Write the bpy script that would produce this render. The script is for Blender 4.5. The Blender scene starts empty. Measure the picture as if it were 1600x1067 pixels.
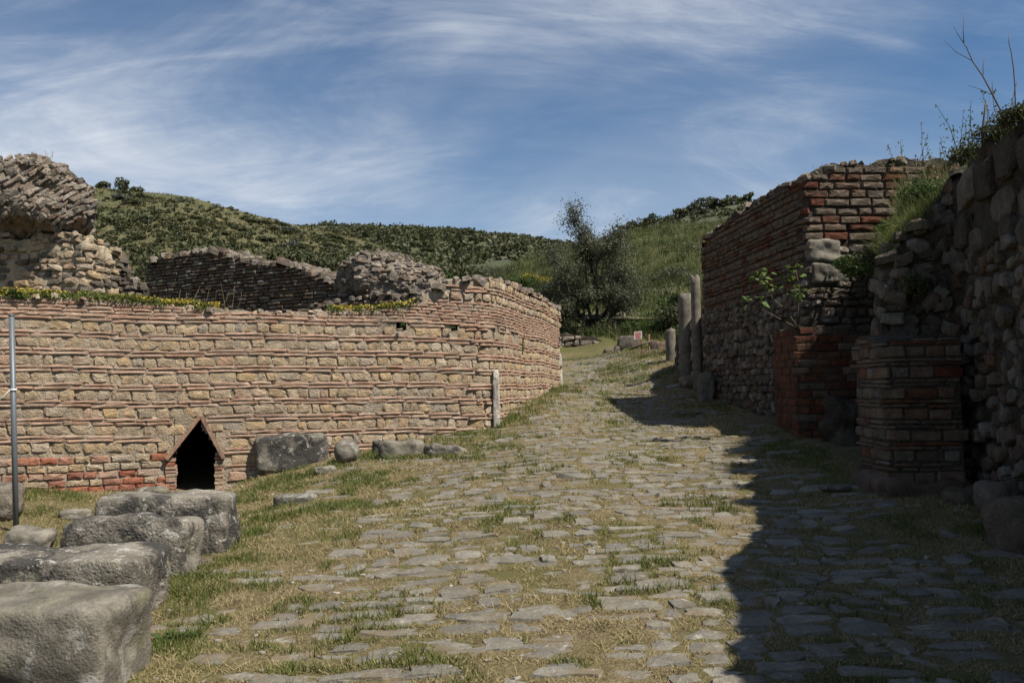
import bpy, math, random
import numpy as np
from mathutils import Matrix, Vector
R = math.radians
random.seed(7)
rng = np.random.default_rng(11)
sc = bpy.context.scene
COL = sc.collection

# ------------------------------------------------------------------ camera
FPX, CX, CY = 1250.0, 800.0, 533.5
EYE = np.array([0.0, 0.0, 1.65])
PITCH, ROLL = math.atan(72.5 / FPX), R(0.9)
_w = np.array([0, math.cos(PITCH), math.sin(PITCH)])
_u0 = np.array([0, -math.sin(PITCH), math.cos(PITCH)])
_r0 = np.array([1.0, 0, 0])
_r = _r0 * math.cos(ROLL) - _u0 * math.sin(ROLL)
_u = _u0 * math.cos(ROLL) + _r0 * math.sin(ROLL)
cam_d = bpy.data.cameras.new('camera'); cam = bpy.data.objects.new('camera', cam_d); COL.objects.link(cam)
cam_d.sensor_width = 36.0; cam_d.lens = FPX / 1600 * 36.0
cam_d.clip_start = 0.05; cam_d.clip_end = 6000
mw = Matrix(((_r[0], _u[0], -_w[0], EYE[0]), (_r[1], _u[1], -_w[1], EYE[1]), (_r[2], _u[2], -_w[2], EYE[2]), (0, 0, 0, 1)))
cam.matrix_world = mw
sc.camera = cam

# ------------------------------------------------------------------ sun, sky, exposure
SUN = np.array([0.60, -0.36, 1.0]); SUN /= np.linalg.norm(SUN)
sd = bpy.data.lights.new('sun', 'SUN'); sun = bpy.data.objects.new('sun', sd); COL.objects.link(sun)
sd.energy = 5.0; sd.angle = R(0.53); sd.color = (1.0, 0.93, 0.82)
sun.rotation_euler = Vector(-SUN).to_track_quat('-Z', 'Y').to_euler()
sun.location = (8, -6, 30)
world = bpy.data.worlds.new('World'); sc.world = world; world.use_nodes = True
def build_world():
    nt = world.node_tree; N = nt.nodes; L = nt.links
    for n in list(N): N.remove(n)
    out = N.new('ShaderNodeOutputWorld'); bg = N.new('ShaderNodeBackground'); bg.inputs['Strength'].default_value = 0.05
    sky = N.new('ShaderNodeTexSky'); sky.sky_type = 'NISHITA'; sky.sun_disc = False
    sky.sun_elevation = math.asin(SUN[2]); sky.sun_rotation = math.atan2(SUN[0], SUN[1])
    sky.altitude = 100; sky.air_density = 1.0; sky.dust_density = 0.6; sky.ozone_density = 2.2
    tc = N.new('ShaderNodeTexCoord'); sx = N.new('ShaderNodeSeparateXYZ'); L.new(tc.outputs['Generated'], sx.inputs[0])
    def mth(op, a, b=None):
        m = N.new('ShaderNodeMath'); m.operation = op
        for i, v in enumerate((a, b)):
            if v is None: continue
            if isinstance(v, (int, float)): m.inputs[i].default_value = v
            else: L.new(v, m.inputs[i])
        return m.outputs[0]
    z = mth('MAXIMUM', mth('ADD', sx.outputs[2], 0.45), 0.2)
    cx = N.new('ShaderNodeCombineXYZ'); L.new(mth('DIVIDE', sx.outputs[0], z), cx.inputs[0]); L.new(mth('DIVIDE', sx.outputs[1], z), cx.inputs[1])
    def fbm(scale, rot, sc3, det, dist, off=(0, 0, 0), rough=0.55):
        mp = N.new('ShaderNodeMapping'); mp.inputs['Rotation'].default_value = (0, 0, rot); mp.inputs['Scale'].default_value = sc3; mp.inputs['Location'].default_value = off
        L.new(cx.outputs[0], mp.inputs[0])
        n = N.new('ShaderNodeTexNoise'); n.inputs['Scale'].default_value = scale; n.inputs['Detail'].default_value = det
        n.inputs['Roughness'].default_value = rough; n.inputs['Distortion'].default_value = dist
        L.new(mp.outputs[0], n.inputs['Vector']); return n.outputs['Fac']
    def sstep(v, a, b, hi=1.0):
        m = N.new('ShaderNodeMapRange'); m.interpolation_type = 'SMOOTHSTEP'
        m.inputs['From Min'].default_value = a; m.inputs['From Max'].default_value = b; m.inputs['To Max'].default_value = hi
        L.new(v, m.inputs['Value']); return m.outputs[0]
    big = sstep(fbm(0.95, 0.5, (1, 1, 1), 4, 0.9, CLOUD_OFF), 0.38, 0.74)
    streak = sstep(fbm(2.0, CLOUD_ROT, (0.7, 1.5, 1), 10, 1.1, (3.3, 1.6, 0), 0.64), 0.36, 0.76)
    wisps = sstep(fbm(6.5, CLOUD_ROT - 0.3, (0.4, 1.9, 1), 8, 0.9, (0.4, 2.2, 0), 0.62), 0.36, 0.80)
    veil = mth('MULTIPLY', big, mth('ADD', mth('MULTIPLY', streak, 0.80), 0.22))
    allc = mth('ADD', veil, mth('MULTIPLY', mth('MULTIPLY', wisps, mth('ADD', streak, 0.15)), 0.55))
    low = sstep(sx.outputs[2], 0.36, 0.10, 0.20)
    fac = mth('MINIMUM', mth('ADD', mth('MULTIPLY', allc, 0.62), low), 0.80)
    hue = N.new('ShaderNodeMix'); hue.data_type = 'RGBA'; hue.blend_type = 'MULTIPLY'; hue.inputs[0].default_value = 1.0
    hue.inputs[7].default_value = SKY_TINT; L.new(sky.outputs[0], hue.inputs[6])
    mx = N.new('ShaderNodeMix'); mx.data_type = 'RGBA'; L.new(fac, mx.inputs[0]); L.new(hue.outputs[2], mx.inputs[6]); mx.inputs[7].default_value = CLOUD_COL
    L.new(mx.outputs[2], bg.inputs['Color']); L.new(bg.outputs[0], out.inputs['Surface'])
CLOUD_OFF = (10.24, 2.26, 0); CLOUD_ROT = -0.45; SKY_TINT = (0.78, 1.02, 1.18, 1); CLOUD_COL = (9.6, 10.0, 10.6, 1)
build_world()
sc.view_settings.view_transform = 'Standard'; sc.view_settings.look = 'None'
sc.view_settings.exposure = 0.72; sc.view_settings.gamma = 1.0; sc.view_settings.use_curve_mapping = False
sc.cycles.max_bounces = 5; sc.cycles.diffuse_bounces = 2; sc.cycles.glossy_bounces = 2
sc.cycles.caustics_reflective = False; sc.cycles.caustics_refractive = False

# ------------------------------------------------------------------ helpers
def ray(px, py):
    d = _w * FPX + _r * (px - CX) - _u * (py - CY)
    return d / d[1]
def at(px, py, Y): return EYE + ray(px, py) * Y
def proj(P):
    d = np.asarray(P, float) - EYE
    zc = d @ _w
    return CX + FPX * (d @ _r) / zc, CY - FPX * (d @ _u) / zc, zc
def sstep(a, b, x):
    t = np.clip((np.asarray(x, float) - a) / (b - a), 0, 1); return t * t * (3 - 2 * t)
def _hash(ix, iy, iz, seed):
    n = (ix * 374761393 + iy * 668265263 + iz * 2147483647 + seed * 974711) & 0xFFFFFFFF
    n = ((n ^ (n >> 13)) * 1274126177) & 0xFFFFFFFF
    n = (n ^ (n >> 16)) & 0xFFFFFFFF
    return n / 4294967295.0
def vnoise(P, seed=0):
    P = np.asarray(P, float); i = np.floor(P).astype(np.int64); f = P - i; f = f * f * (3 - 2 * f); r = 0
    for dx in (0, 1):
        for dy in (0, 1):
            for dz in (0, 1):
                wgt = (f[..., 0] if dx else 1 - f[..., 0]) * (f[..., 1] if dy else 1 - f[..., 1]) * (f[..., 2] if dz else 1 - f[..., 2])
                r = r + wgt * _hash(i[..., 0] + dx, i[..., 1] + dy, i[..., 2] + dz, seed)
    return r * 2 - 1
def fbm(P, seed=0, o=3):
    P = np.asarray(P, float); s = 0; a = 1
    for k in range(o):
        s = s + a * vnoise(P * (2.03 ** k), seed + k * 17); a *= 0.5
    return s
def P3(x, y, z=0.0):
    x, y, z = np.broadcast_arrays(x, y, z); return np.stack([x, y, z], -1)

def mesh_np(name, V, T, mat=None, smooth=False, mats=None, mi=None):
    V = np.ascontiguousarray(V, np.float32).reshape(-1, 3); T = np.ascontiguousarray(T, np.int32)
    k = T.shape[1]; me = bpy.data.meshes.new(name)
    me.vertices.add(len(V)); me.vertices.foreach_set('co', V.ravel())
    me.loops.add(T.size); me.loops.foreach_set('vertex_index', T.ravel())
    me.polygons.add(len(T)); me.polygons.foreach_set('loop_start', np.arange(0, T.size, k, dtype=np.int32))
    if smooth: me.polygons.foreach_set('use_smooth', np.ones(len(T), bool))
    else: me.polygons.foreach_set('use_smooth', np.zeros(len(T), bool))
    for m in (mats or ([mat] if mat else [])): me.materials.append(m)
    if mi is not None: me.polygons.foreach_set('material_index', np.asarray(mi, np.int32))
    me.update(calc_edges=True); me.validate()
    return me
def link(name, me, parent=None, M=None, loc=None):
    o = bpy.data.objects.new(name, me); COL.objects.link(o)
    if parent is not None: o.parent = parent
    if loc is not None: o.location = loc
    if M is not None: o.matrix_basis = M
    return o
def tag(o, label, cat, group=None, kind=None):
    o['label'] = label
    if cat: o['category'] = cat
    if group: o['group'] = group
    if kind: o['kind'] = kind
    return o
def root(name, label, cat, loc, group=None):
    o = bpy.data.objects.new(name, None); COL.objects.link(o); o.location = [float(v) for v in loc]
    o.empty_display_size = 0.2
    if cat: o['kind'] = 'thing'
    return tag(o, label, cat, group)
def part(name, V, T, mat, rt, smooth=False, kind=None, label=None):
    """mesh given in world coordinates, parented under rt (an unrotated root)"""
    V = np.asarray(V, float).reshape(-1, 3) - np.array(wloc(rt))
    o = link(name, mesh_np(name, V, T, mat, smooth), rt)
    if kind: o['kind'] = kind
    if label: o['label'] = label
    return o
def wloc(o):
    l = np.array(o.location)
    while o.parent is not None:
        o = o.parent; l = l + np.array(o.location)
    return l
def single(name, V, T, mat, label, cat, smooth=True, group=None, kind=None):
    V = np.asarray(V, float).reshape(-1, 3); b = np.array([V[:, 0].mean(), V[:, 1].mean(), V[:, 2].min()])
    o = link(name, mesh_np(name, V - b, T, mat, smooth), None, None, b)
    return tag(o, label, cat, group, kind)
def join(parts):
    Vs, Ts, n = [], [], 0
    for V, T in parts:
        Vs.append(np.asarray(V).reshape(-1, 3)); Ts.append(np.asarray(T) + n); n += len(Vs[-1])
    return np.concatenate(Vs), np.concatenate(Ts)
def tris(Q):
    Q = np.asarray(Q); return np.concatenate([Q[:, [0, 1, 2]], Q[:, [0, 2, 3]]])
def grid_faces(nu, nv):
    a = np.arange(nu * nv).reshape(nu, nv)
    return np.stack([a[:-1, :-1].ravel(), a[1:, :-1].ravel(), a[1:, 1:].ravel(), a[:-1, 1:].ravel()], -1)
def box(x0, x1, y0, y1, z0, z1):
    V = np.array([[x, y, z] for x in (x0, x1) for y in (y0, y1) for z in (z0, z1)], float)
    Q = np.array([[0, 1, 3, 2], [4, 6, 7, 5], [0, 4, 5, 1], [2, 3, 7, 6], [0, 2, 6, 4], [1, 5, 7, 3]])
    return V, tris(Q)
def tube(pts, rad, n=7):
    pts = np.asarray(pts, float); m = len(pts); rad = np.broadcast_to(rad, (m,)); V = []
    for i in range(m):
        d = pts[min(i + 1, m - 1)] - pts[max(i - 1, 0)]; d = d / (np.linalg.norm(d) + 1e-9)
        a = np.cross(d, [0.3, 0.2, 0.93] if abs(d[2]) < 0.9 else [1, 0, 0]); a /= np.linalg.norm(a); b = np.cross(d, a)
        t = np.arange(n) * 2 * math.pi / n
        V.append(pts[i] + rad[i] * (np.cos(t)[:, None] * a + np.sin(t)[:, None] * b))
    V = np.concatenate(V + [pts[:1], pts[-1:]]); Q = []
    for i in range(m - 1):
        for k in range(n): Q.append([i * n + k, i * n + (k + 1) % n, (i + 1) * n + (k + 1) % n, (i + 1) * n + k])
    T = list(tris(np.array(Q)))
    for k in range(n):
        T.append([m * n, (k + 1) % n, k]); T.append([m * n + 1, (m - 1) * n + k, (m - 1) * n + (k + 1) % n])
    return V, np.array(T)

# ------------------------------------------------------------------ materials
def mat_base(name):
    m = bpy.data.materials.new(name); m.use_nodes = True; nt = m.node_tree
    return m, nt, nt.nodes, nt.links, nt.nodes['Principled BSDF']
def ramp(N, stops):
    r = N.new('ShaderNodeValToRGB'); e = r.color_ramp.elements
    while len(e) < len(stops): e.new(0.5)
    for k, (p, c) in enumerate(stops):
        e[k].position = p; e[k].color = (*c, 1) if len(c) == 3 else c
    return r
def noise(N, L, vec, scale, det=4, rough=0.6, dist=0.0):
    n = N.new('ShaderNodeTexNoise'); n.inputs['Scale'].default_value = scale; n.inputs['Detail'].default_value = det
    n.inputs['Roughness'].default_value = rough; n.inputs['Distortion'].default_value = dist
    L.new(vec, n.inputs['Vector']); return n.outputs['Fac']
def mrange(N, L, v, a, b, c=0.0, d=1.0):
    m = N.new('ShaderNodeMapRange'); m.inputs['From Min'].default_value = a; m.inputs['From Max'].default_value = b
    m.inputs['To Min'].default_value = c; m.inputs['To Max'].default_value = d; L.new(v, m.inputs['Value']); return m.outputs[0]
def mixc(N, L, fac, a, b, mode='MIX'):
    m = N.new('ShaderNodeMix'); m.data_type = 'RGBA'; m.blend_type = mode; m.clamp_factor = True
    for s, v in ((0, fac), (6, a), (7, b)):
        if hasattr(v, 'is_linked'): L.new(v, m.inputs[s])
        elif s == 0: m.inputs[s].default_value = v
        else: m.inputs[s].default_value = (*v, 1)
    return m.outputs[2]
def tone_of(N, L, geo):
    oi = N.new('ShaderNodeObjectInfo'); ad = N.new('ShaderNodeMath'); ad.operation = 'ADD'
    L.new(geo.outputs['Random Per Island'], ad.inputs[0]); L.new(oi.outputs['Random'], ad.inputs[1])
    fr = N.new('ShaderNodeMath'); fr.operation = 'FRACT'; L.new(ad.outputs[0], fr.inputs[0]); return fr.outputs[0]
def rock_mat(name, cols, scale=6.0, grain=60.0, bump=0.5, bdist=0.02, rough=0.92, patches=(), amp=0.55, tone=True, pits=0.0, k=0.72):
    """cols: colours spread over the pieces by chance; patches: (noise scale, threshold, softness, colour, strength)"""
    cols = [tuple(v * k for v in c) for c in cols]; patches = [(a, b, c, tuple(v * k for v in d), e) for a, b, c, d, e in patches]
    m, nt, N, L, bs = mat_base(name)
    geo = N.new('ShaderNodeNewGeometry'); pos = geo.outputs['Position']
    st = [(k / max(1, len(cols) - 1), c) for k, c in enumerate(cols)]
    rp = ramp(N, st)
    n1 = noise(N, L, pos, scale, 5, 0.65, 0.3)
    if tone: L.new(tone_of(N, L, geo), rp.inputs[0])
    else: L.new(mrange(N, L, noise(N, L, pos, scale * 0.4, 3), 0.3, 0.7), rp.inputs[0])
    g = N.new('ShaderNodeCombineColor'); v = mrange(N, L, n1, 0.25, 0.75, 1 - amp, 1 + amp)
    for k in range(3): L.new(v, g.inputs[k])
    c = mixc(N, L, 1.0, rp.outputs[0], g.outputs[0], 'MULTIPLY')
    n2 = noise(N, L, pos, grain, 3, 0.7)
    g2 = N.new('ShaderNodeCombineColor'); v2 = mrange(N, L, n2, 0.2, 0.8, 0.62, 1.38)
    for k in range(3): L.new(v2, g2.inputs[k])
    c = mixc(N, L, 1.0, c, g2.outputs[0], 'MULTIPLY')
    for (ps, th, so, pc, stg) in patches:
        f = mrange(N, L, noise(N, L, pos, ps, 5, 0.7, 0.4), th, th + so, 0, stg)
        c = mixc(N, L, f, c, pc)
    L.new(c, bs.inputs['Base Color']); bs.inputs['Roughness'].default_value = rough
    if 'Specular IOR Level' in bs.inputs: bs.inputs['Specular IOR Level'].default_value = 0.2
    hsum = N.new('ShaderNodeMath'); hsum.operation = 'MULTIPLY_ADD'; L.new(n1, hsum.inputs[0]); hsum.inputs[1].default_value = 1.6; L.new(n2, hsum.inputs[2])
    hh = hsum.outputs[0]
    if pits:
        vo = N.new('ShaderNodeTexVoronoi'); vo.inputs['Scale'].default_value = grain * 0.55; L.new(pos, vo.inputs['Vector'])
        p = mrange(N, L, vo.outputs['Distance'], 0.0, 0.45, -pits, 0); ad = N.new('ShaderNodeMath'); L.new(hh, ad.inputs[0]); L.new(p, ad.inputs[1]); hh = ad.outputs[0]
    b = N.new('ShaderNodeBump'); b.inputs['Strength'].default_value = bump; b.inputs['Distance'].default_value = bdist
    L.new(hh, b.inputs['Height']); L.new(b.outputs[0], bs.inputs['Normal'])
    return m
def leaf_mat(name, cols, trans=0.25, rough=0.6, patch=None, k=0.85):
    cols = [tuple(v * k for v in c) for c in cols]
    m, nt, N, L, bs = mat_base(name)
    geo = N.new('ShaderNodeNewGeometry'); st = [(k / max(1, len(cols) - 1), c) for k, c in enumerate(cols)]
    rp = ramp(N, st)
    n1 = noise(N, L, geo.outputs['Position'], patch or 1.2, 3)
    ad = N.new('ShaderNodeMath'); ad.operation = 'MULTIPLY_ADD'; L.new(tone_of(N, L, geo), ad.inputs[0]); ad.inputs[1].default_value = 0.55
    L.new(mrange(N, L, n1, 0.3, 0.7, -0.05, 0.5), ad.inputs[2]); L.new(ad.outputs[0], rp.inputs[0])
    L.new(rp.outputs[0], bs.inputs['Base Color']); bs.inputs['Roughness'].default_value = rough
    bs.inputs['Specular IOR Level'].default_value = 0.25
    tr = N.new('ShaderNodeBsdfTranslucent'); L.new(rp.outputs[0], tr.inputs[0]); mx = N.new('ShaderNodeMixShader'); mx.inputs[0].default_value = trans
    L.new(bs.outputs[0], mx.inputs[1]); L.new(tr.outputs[0], mx.inputs[2]); L.new(mx.outputs[0], N['Material Output'].inputs['Surface'])
    return m
def plain(name, col, rough=0.6, metal=0.0):
    m, nt, N, L, bs = mat_base(name)
    geo = N.new('ShaderNodeNewGeometry'); n = noise(N, L, geo.outputs['Position'], 18, 5, 0.7)
    c = mixc(N, L, mrange(N, L, n, 0.3, 0.75, 0, 0.5), col, tuple(v * 0.55 for v in col)); L.new(c, bs.inputs['Base Color'])
    bs.inputs['Roughness'].default_value = rough; bs.inputs['Metallic'].default_value = metal
    return m
M_STONE = rock_mat('ochre_wall_stone', [(.44, .32, .19), (.50, .37, .23), (.40, .31, .22), (.55, .43, .28), (.46, .35, .23), (.40, .34, .27), (.53, .37, .20), (.56, .47, .36), (.47, .30, .20)], 9, 70, 0.9, 0.02, amp=.42, patches=[(14, .60, .12, (.22, .17, .12), .5), (5, .52, .12, (.50, .42, .32), .6), (1.4, .54, .12, (.27, .22, .17), .5)], pits=0.5, k=0.7)
M_BRICK = rock_mat('pink_wall_brick', [(.44, .265, .185), (.48, .325, .235), (.40, .23, .155), (.50, .365, .275), (.46, .29, .205), (.38, .28, .21)], 10, 80, 0.6, 0.015, amp=.38, patches=[(6, .50, .12, (.48, .39, .30), .75), (20, .62, .1, (.20, .14, .11), .4), (1.4, .54, .12, (.27, .21, .16), .5)], k=0.7)
M_MORTAR = rock_mat('wall_mortar', [(.48, .39, .29), (.42, .34, .25), (.52, .44, .34)], 5, 55, 0.9, 0.025, tone=False, amp=.4, patches=[(3, .58, .12, (.30, .24, .17), .5), (1.4, .54, .12, (.27, .22, .17), .5)], pits=0.4, k=0.66)
M_REDB = rock_mat('red_brick', [(.27, .09, .05), (.36, .13, .07), (.22, .08, .05), (.31, .15, .09), (.40, .16, .07), (.24, .14, .10)], 9, 70, 0.7, 0.02, patches=[(7, .60, .14, (.26, .20, .15), .55), (11, .64, .12, (.07, .05, .05), .6)], k=0.31)  # reds scaled down so the shade on the right walls reads deeper
M_BRNB = rock_mat('weathered_brown_brick', [(.26, .19, .14), (.32, .24, .17), (.22, .17, .13), (.34, .27, .20), (.32, .19, .12), (.28, .23, .18)], 9, 70, 0.7, 0.02, patches=[(6, .56, .14, (.14, .12, .10), .6), (12, .62, .1, (.40, .36, .30), .6)], k=0.38)  # browns darkened as a whole to carry shade on the right side
M_RUBBLE = rock_mat('mixed_rubble_stone', [(.30, .24, .17), (.38, .32, .25), (.24, .20, .16), (.44, .39, .33), (.33, .25, .15), (.27, .25, .23), (.35, .22, .15), (.47, .42, .36)], 9, 60, 0.9, 0.03, patches=[(10, .62, .1, (.13, .11, .09), .6)], k=0.36)  # stone colours lowered to deepen the shade of the right walls
M_DMORT = rock_mat('shade_darkened_mortar', [(.20, .16, .12), (.25, .20, .15), (.15, .13, .10)], 4, 45, 1.0, 0.04, tone=False, patches=[(3, .60, .12, (.10, .11, .06), .5)], pits=0.5, k=0.3)  # mortar colour darkened to add shade to the right walls
M_RUIN = rock_mat('grey_ruin_stone', [(.29, .24, .19), (.36, .31, .25), (.24, .20, .16), (.41, .36, .30), (.33, .25, .19), (.26, .24, .21)], 8, 50, 0.9, 0.04, patches=[(5, .58, .14, (.13, .12, .10), .7), (11, .66, .08, (.50, .47, .42), .6)], k=0.66)
M_CREAM = rock_mat('cream_mortar', [(.52, .43, .30), (.46, .37, .25), (.56, .48, .36)], 4, 45, 0.9, 0.04, tone=False, patches=[(3, .62, .12, (.33, .26, .18), .6)], pits=0.3)
M_PAVE = rock_mat('grey_paving_stone', [(.215, .200, .165), (.262, .244, .202), (.190, .176, .146), (.295, .274, .226), (.240, .212, .165), (.21, .20, .180)], 7, 55, 0.55, 0.012, rough=0.8, patches=[(4, .52, .12, (.22, .165, .095), .75), (16, .61, .06, (.50, .48, .43), .75), (9, .60, .08, (.10, .10, .09), .6)], amp=0.34, k=0.58)
M_BLOCK = rock_mat('lichen_grey_block', [(.24, .215, .175), (.32, .29, .24), (.19, .17, .14)], 4.0, 60, 0.8, 0.02, tone=False, amp=.45, patches=[(1.9, .46, .08, (.055, .052, .05), .88), (11, .58, .05, (.62, .59, .54), .8), (5, .58, .06, (.30, .29, .20), .7), (30, .62, .05, (.55, .52, .48), .6)], pits=0.4, k=0.58)
M_PALEB = rock_mat('pale_grey_block', [(.27, .245, .195), (.34, .31, .255), (.22, .20, .165), (.30, .28, .21)], 3.2, 75, 0.55, 0.014, tone=False, amp=.4, patches=[(2.2, .48, .10, (.14, .125, .10), .8), (3.6, .58, .03, (.44, .43, .39), .75), (12, .58, .08, (.10, .09, .075), .7), (5.5, .57, .08, (.25, .25, .15), .6), (26, .66, .04, (.52, .50, .46), .6)], pits=0.3, k=0.54)
M_MARBLE = rock_mat('pale_limestone', [(.50, .46, .40), (.58, .54, .48), (.40, .36, .30)], 8, 60, 0.8, 0.02, tone=False, patches=[(14, .60, .08, (.22, .20, .17), .7)], pits=0.4, k=.78)
M_COLUMN = rock_mat('column_stone', [(.30, .26, .21), (.36, .32, .26), (.25, .22, .18)], 5, 50, 0.8, 0.02, tone=False, patches=[(6, .60, .1, (.14, .13, .11), .6)], k=.42)  # shade on the columns is partly put into this darkened colour
M_DARK = rock_mat('hole_shade_lining', [(.10, .08, .06), (.07, .055, .045)], 6, 40, 0.8, 0.03, tone=False)  # dark lining colour paints shade into the drain and putlog holes
M_TILE = rock_mat('terracotta_tile', [(.33, .20, .14), (.38, .25, .18), (.28, .18, .13)], 10, 70, 0.6, 0.01, tone=True, patches=[(8, .60, .1, (.22, .18, .14), .7)])
M_BARK = rock_mat('bark', [(.12, .10, .08), (.17, .14, .11), (.09, .075, .06)], 12, 60, 0.9, 0.02)
M_TWIG = plain('dry_twig', (.075, .06, .045), 0.8)
M_METAL = plain('painted_grey_steel', (.11, .125, .14), 0.5, 0.2)
M_RUST = plain('rusty_steel', (.16, .07, .04), 0.8)
M_GREEN = leaf_mat('short_green_grass', [(.065, .098, .020), (.10, .132, .030), (.15, .168, .048), (.22, .205, .072)], 0.3, patch=2.5)
M_DRY = leaf_mat('dry_straw_grass', [(.20, .172, .066), (.28, .228, .108), (.36, .292, .160), (.145, .14, .048)], 0.2, patch=3.0)
M_MAQ = leaf_mat('dark_maquis_leaf', [(.038, .045, .019), (.057, .065, .027), (.080, .086, .036), (.108, .102, .050)], 0.2, patch=0.25)
M_OLIVE = leaf_mat('olive_leaf', [(.044, .052, .028), (.066, .074, .040), (.092, .098, .056), (.12, .12, .074)], 0.2, patch=1.0)
M_LUSH = leaf_mat('lush_leaf', [(.035, .065, .014), (.055, .09, .02), (.08, .115, .03)], 0.3, patch=1.0)
M_HGRASS = leaf_mat('hillside_grass', [(.060, .082, .020), (.090, .108, .030), (.125, .135, .045), (.18, .165, .07)], 0.3, patch=0.35)
M_YELLOW = leaf_mat('yellow_blossom', [(.36, .28, .04), (.46, .36, .05), (.34, .29, .08)], 0.3)
M_YGREEN = leaf_mat('yellow_green_broom', [(.17, .16, .02), (.26, .22, .02), (.34, .28, .02)], 0.3)
M_BLUEG = leaf_mat('grey_green_leaf', [(.07, .085, .07), (.10, .115, .095)], 0.2)
# ------------------------------------------------------------------ wall lines on the ground
class Path:
    """plan line of a wall face, walked from left to right as seen from outside; its normal points outside"""
    def __init__(self, pts, rad=0.0, step=0.04):
        pts = [np.array(p, float) for p in pts]; out = [pts[0]]
        for i in range(1, len(pts) - 1):
            a, b, c = pts[i - 1], pts[i], pts[i + 1]; r = rad if np.isscalar(rad) else rad[i]
            if r > 0:
                p0 = b + (a - b) / np.linalg.norm(a - b) * r; p1 = b + (c - b) / np.linalg.norm(c - b) * r
                for t in np.linspace(0, 1, 9): out.append((1 - t) ** 2 * p0 + 2 * t * (1 - t) * b + t * t * p1)
            else: out.append(b)
        out.append(pts[-1]); P = np.array(out)
        seg = np.linalg.norm(np.diff(P, axis=0), axis=1); S = np.concatenate([[0], np.cumsum(seg)])
        self.L = S[-1]; self.s = np.linspace(0, self.L, max(8, int(self.L / step)))
        self.x = np.interp(self.s, S, P[:, 0]); self.y = np.interp(self.s, S, P[:, 1])
    def xy(self, s): return np.interp(s, self.s, self.x), np.interp(s, self.s, self.y)
    def frame(self, s, e=0.05):
        x0, y0 = self.xy(np.asarray(s) - e); x1, y1 = self.xy(np.asarray(s) + e); dx, dy = x1 - x0, y1 - y0; l = np.hypot(dx, dy) + 1e-9
        return dx / l, dy / l
    def profile(self, pts):
        """(px, py) outline points of the photograph -> heights along the path"""
        P = np.stack([self.x, self.y, np.full_like(self.x, 2.5)], -1); qx, _, _ = proj(P); S, Z = [], []
        for px, py in pts:
            k = int(np.argmin(np.abs(qx - px))); S.append(self.s[k]); Z.append(at(px, py, self.y[k])[2])
        o = np.argsort(S); S = np.array(S)[o]; Z = np.array(Z)[o]
        return lambda s: np.interp(s, S, Z)
    def s_of(self, px):
        P = np.stack([self.x, self.y, np.full_like(self.x, 2.0)], -1); qx, _, _ = proj(P); return self.s[int(np.argmin(np.abs(qx - px)))]
FD = np.array([math.sin(R(70)), math.cos(R(70))]); F0 = np.array([-4.3, 11.0])
RD = np.array([math.sin(R(14.8)), math.cos(R(14.8))]); CO = F0 + FD * 4.26; EN = CO + RD * 5.3
LEFT = Path([F0 - FD * 4.6, CO, EN, EN + np.array([-0.9, 0.5])], [0, 0.35, 0.05, 0])
RFAR, RCOR = np.array([3.52, 14.6]), np.array([3.94, 10.6])
RIGHT = Path([(4.6, 14.9), RFAR, RCOR, (6.6, 10.75)], [0, 0.05, 0.08, 0])
NEAR = Path([(4.92, 10.5), (3.42, 7.45), (4.08, 7.32), (3.80, 5.9), (3.50, 4.4), (3.2, 3.0), (2.95, 1.2), (2.75, -1.5)], [0, .2, .12, .3, .3, .3, .3, 0])

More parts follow.
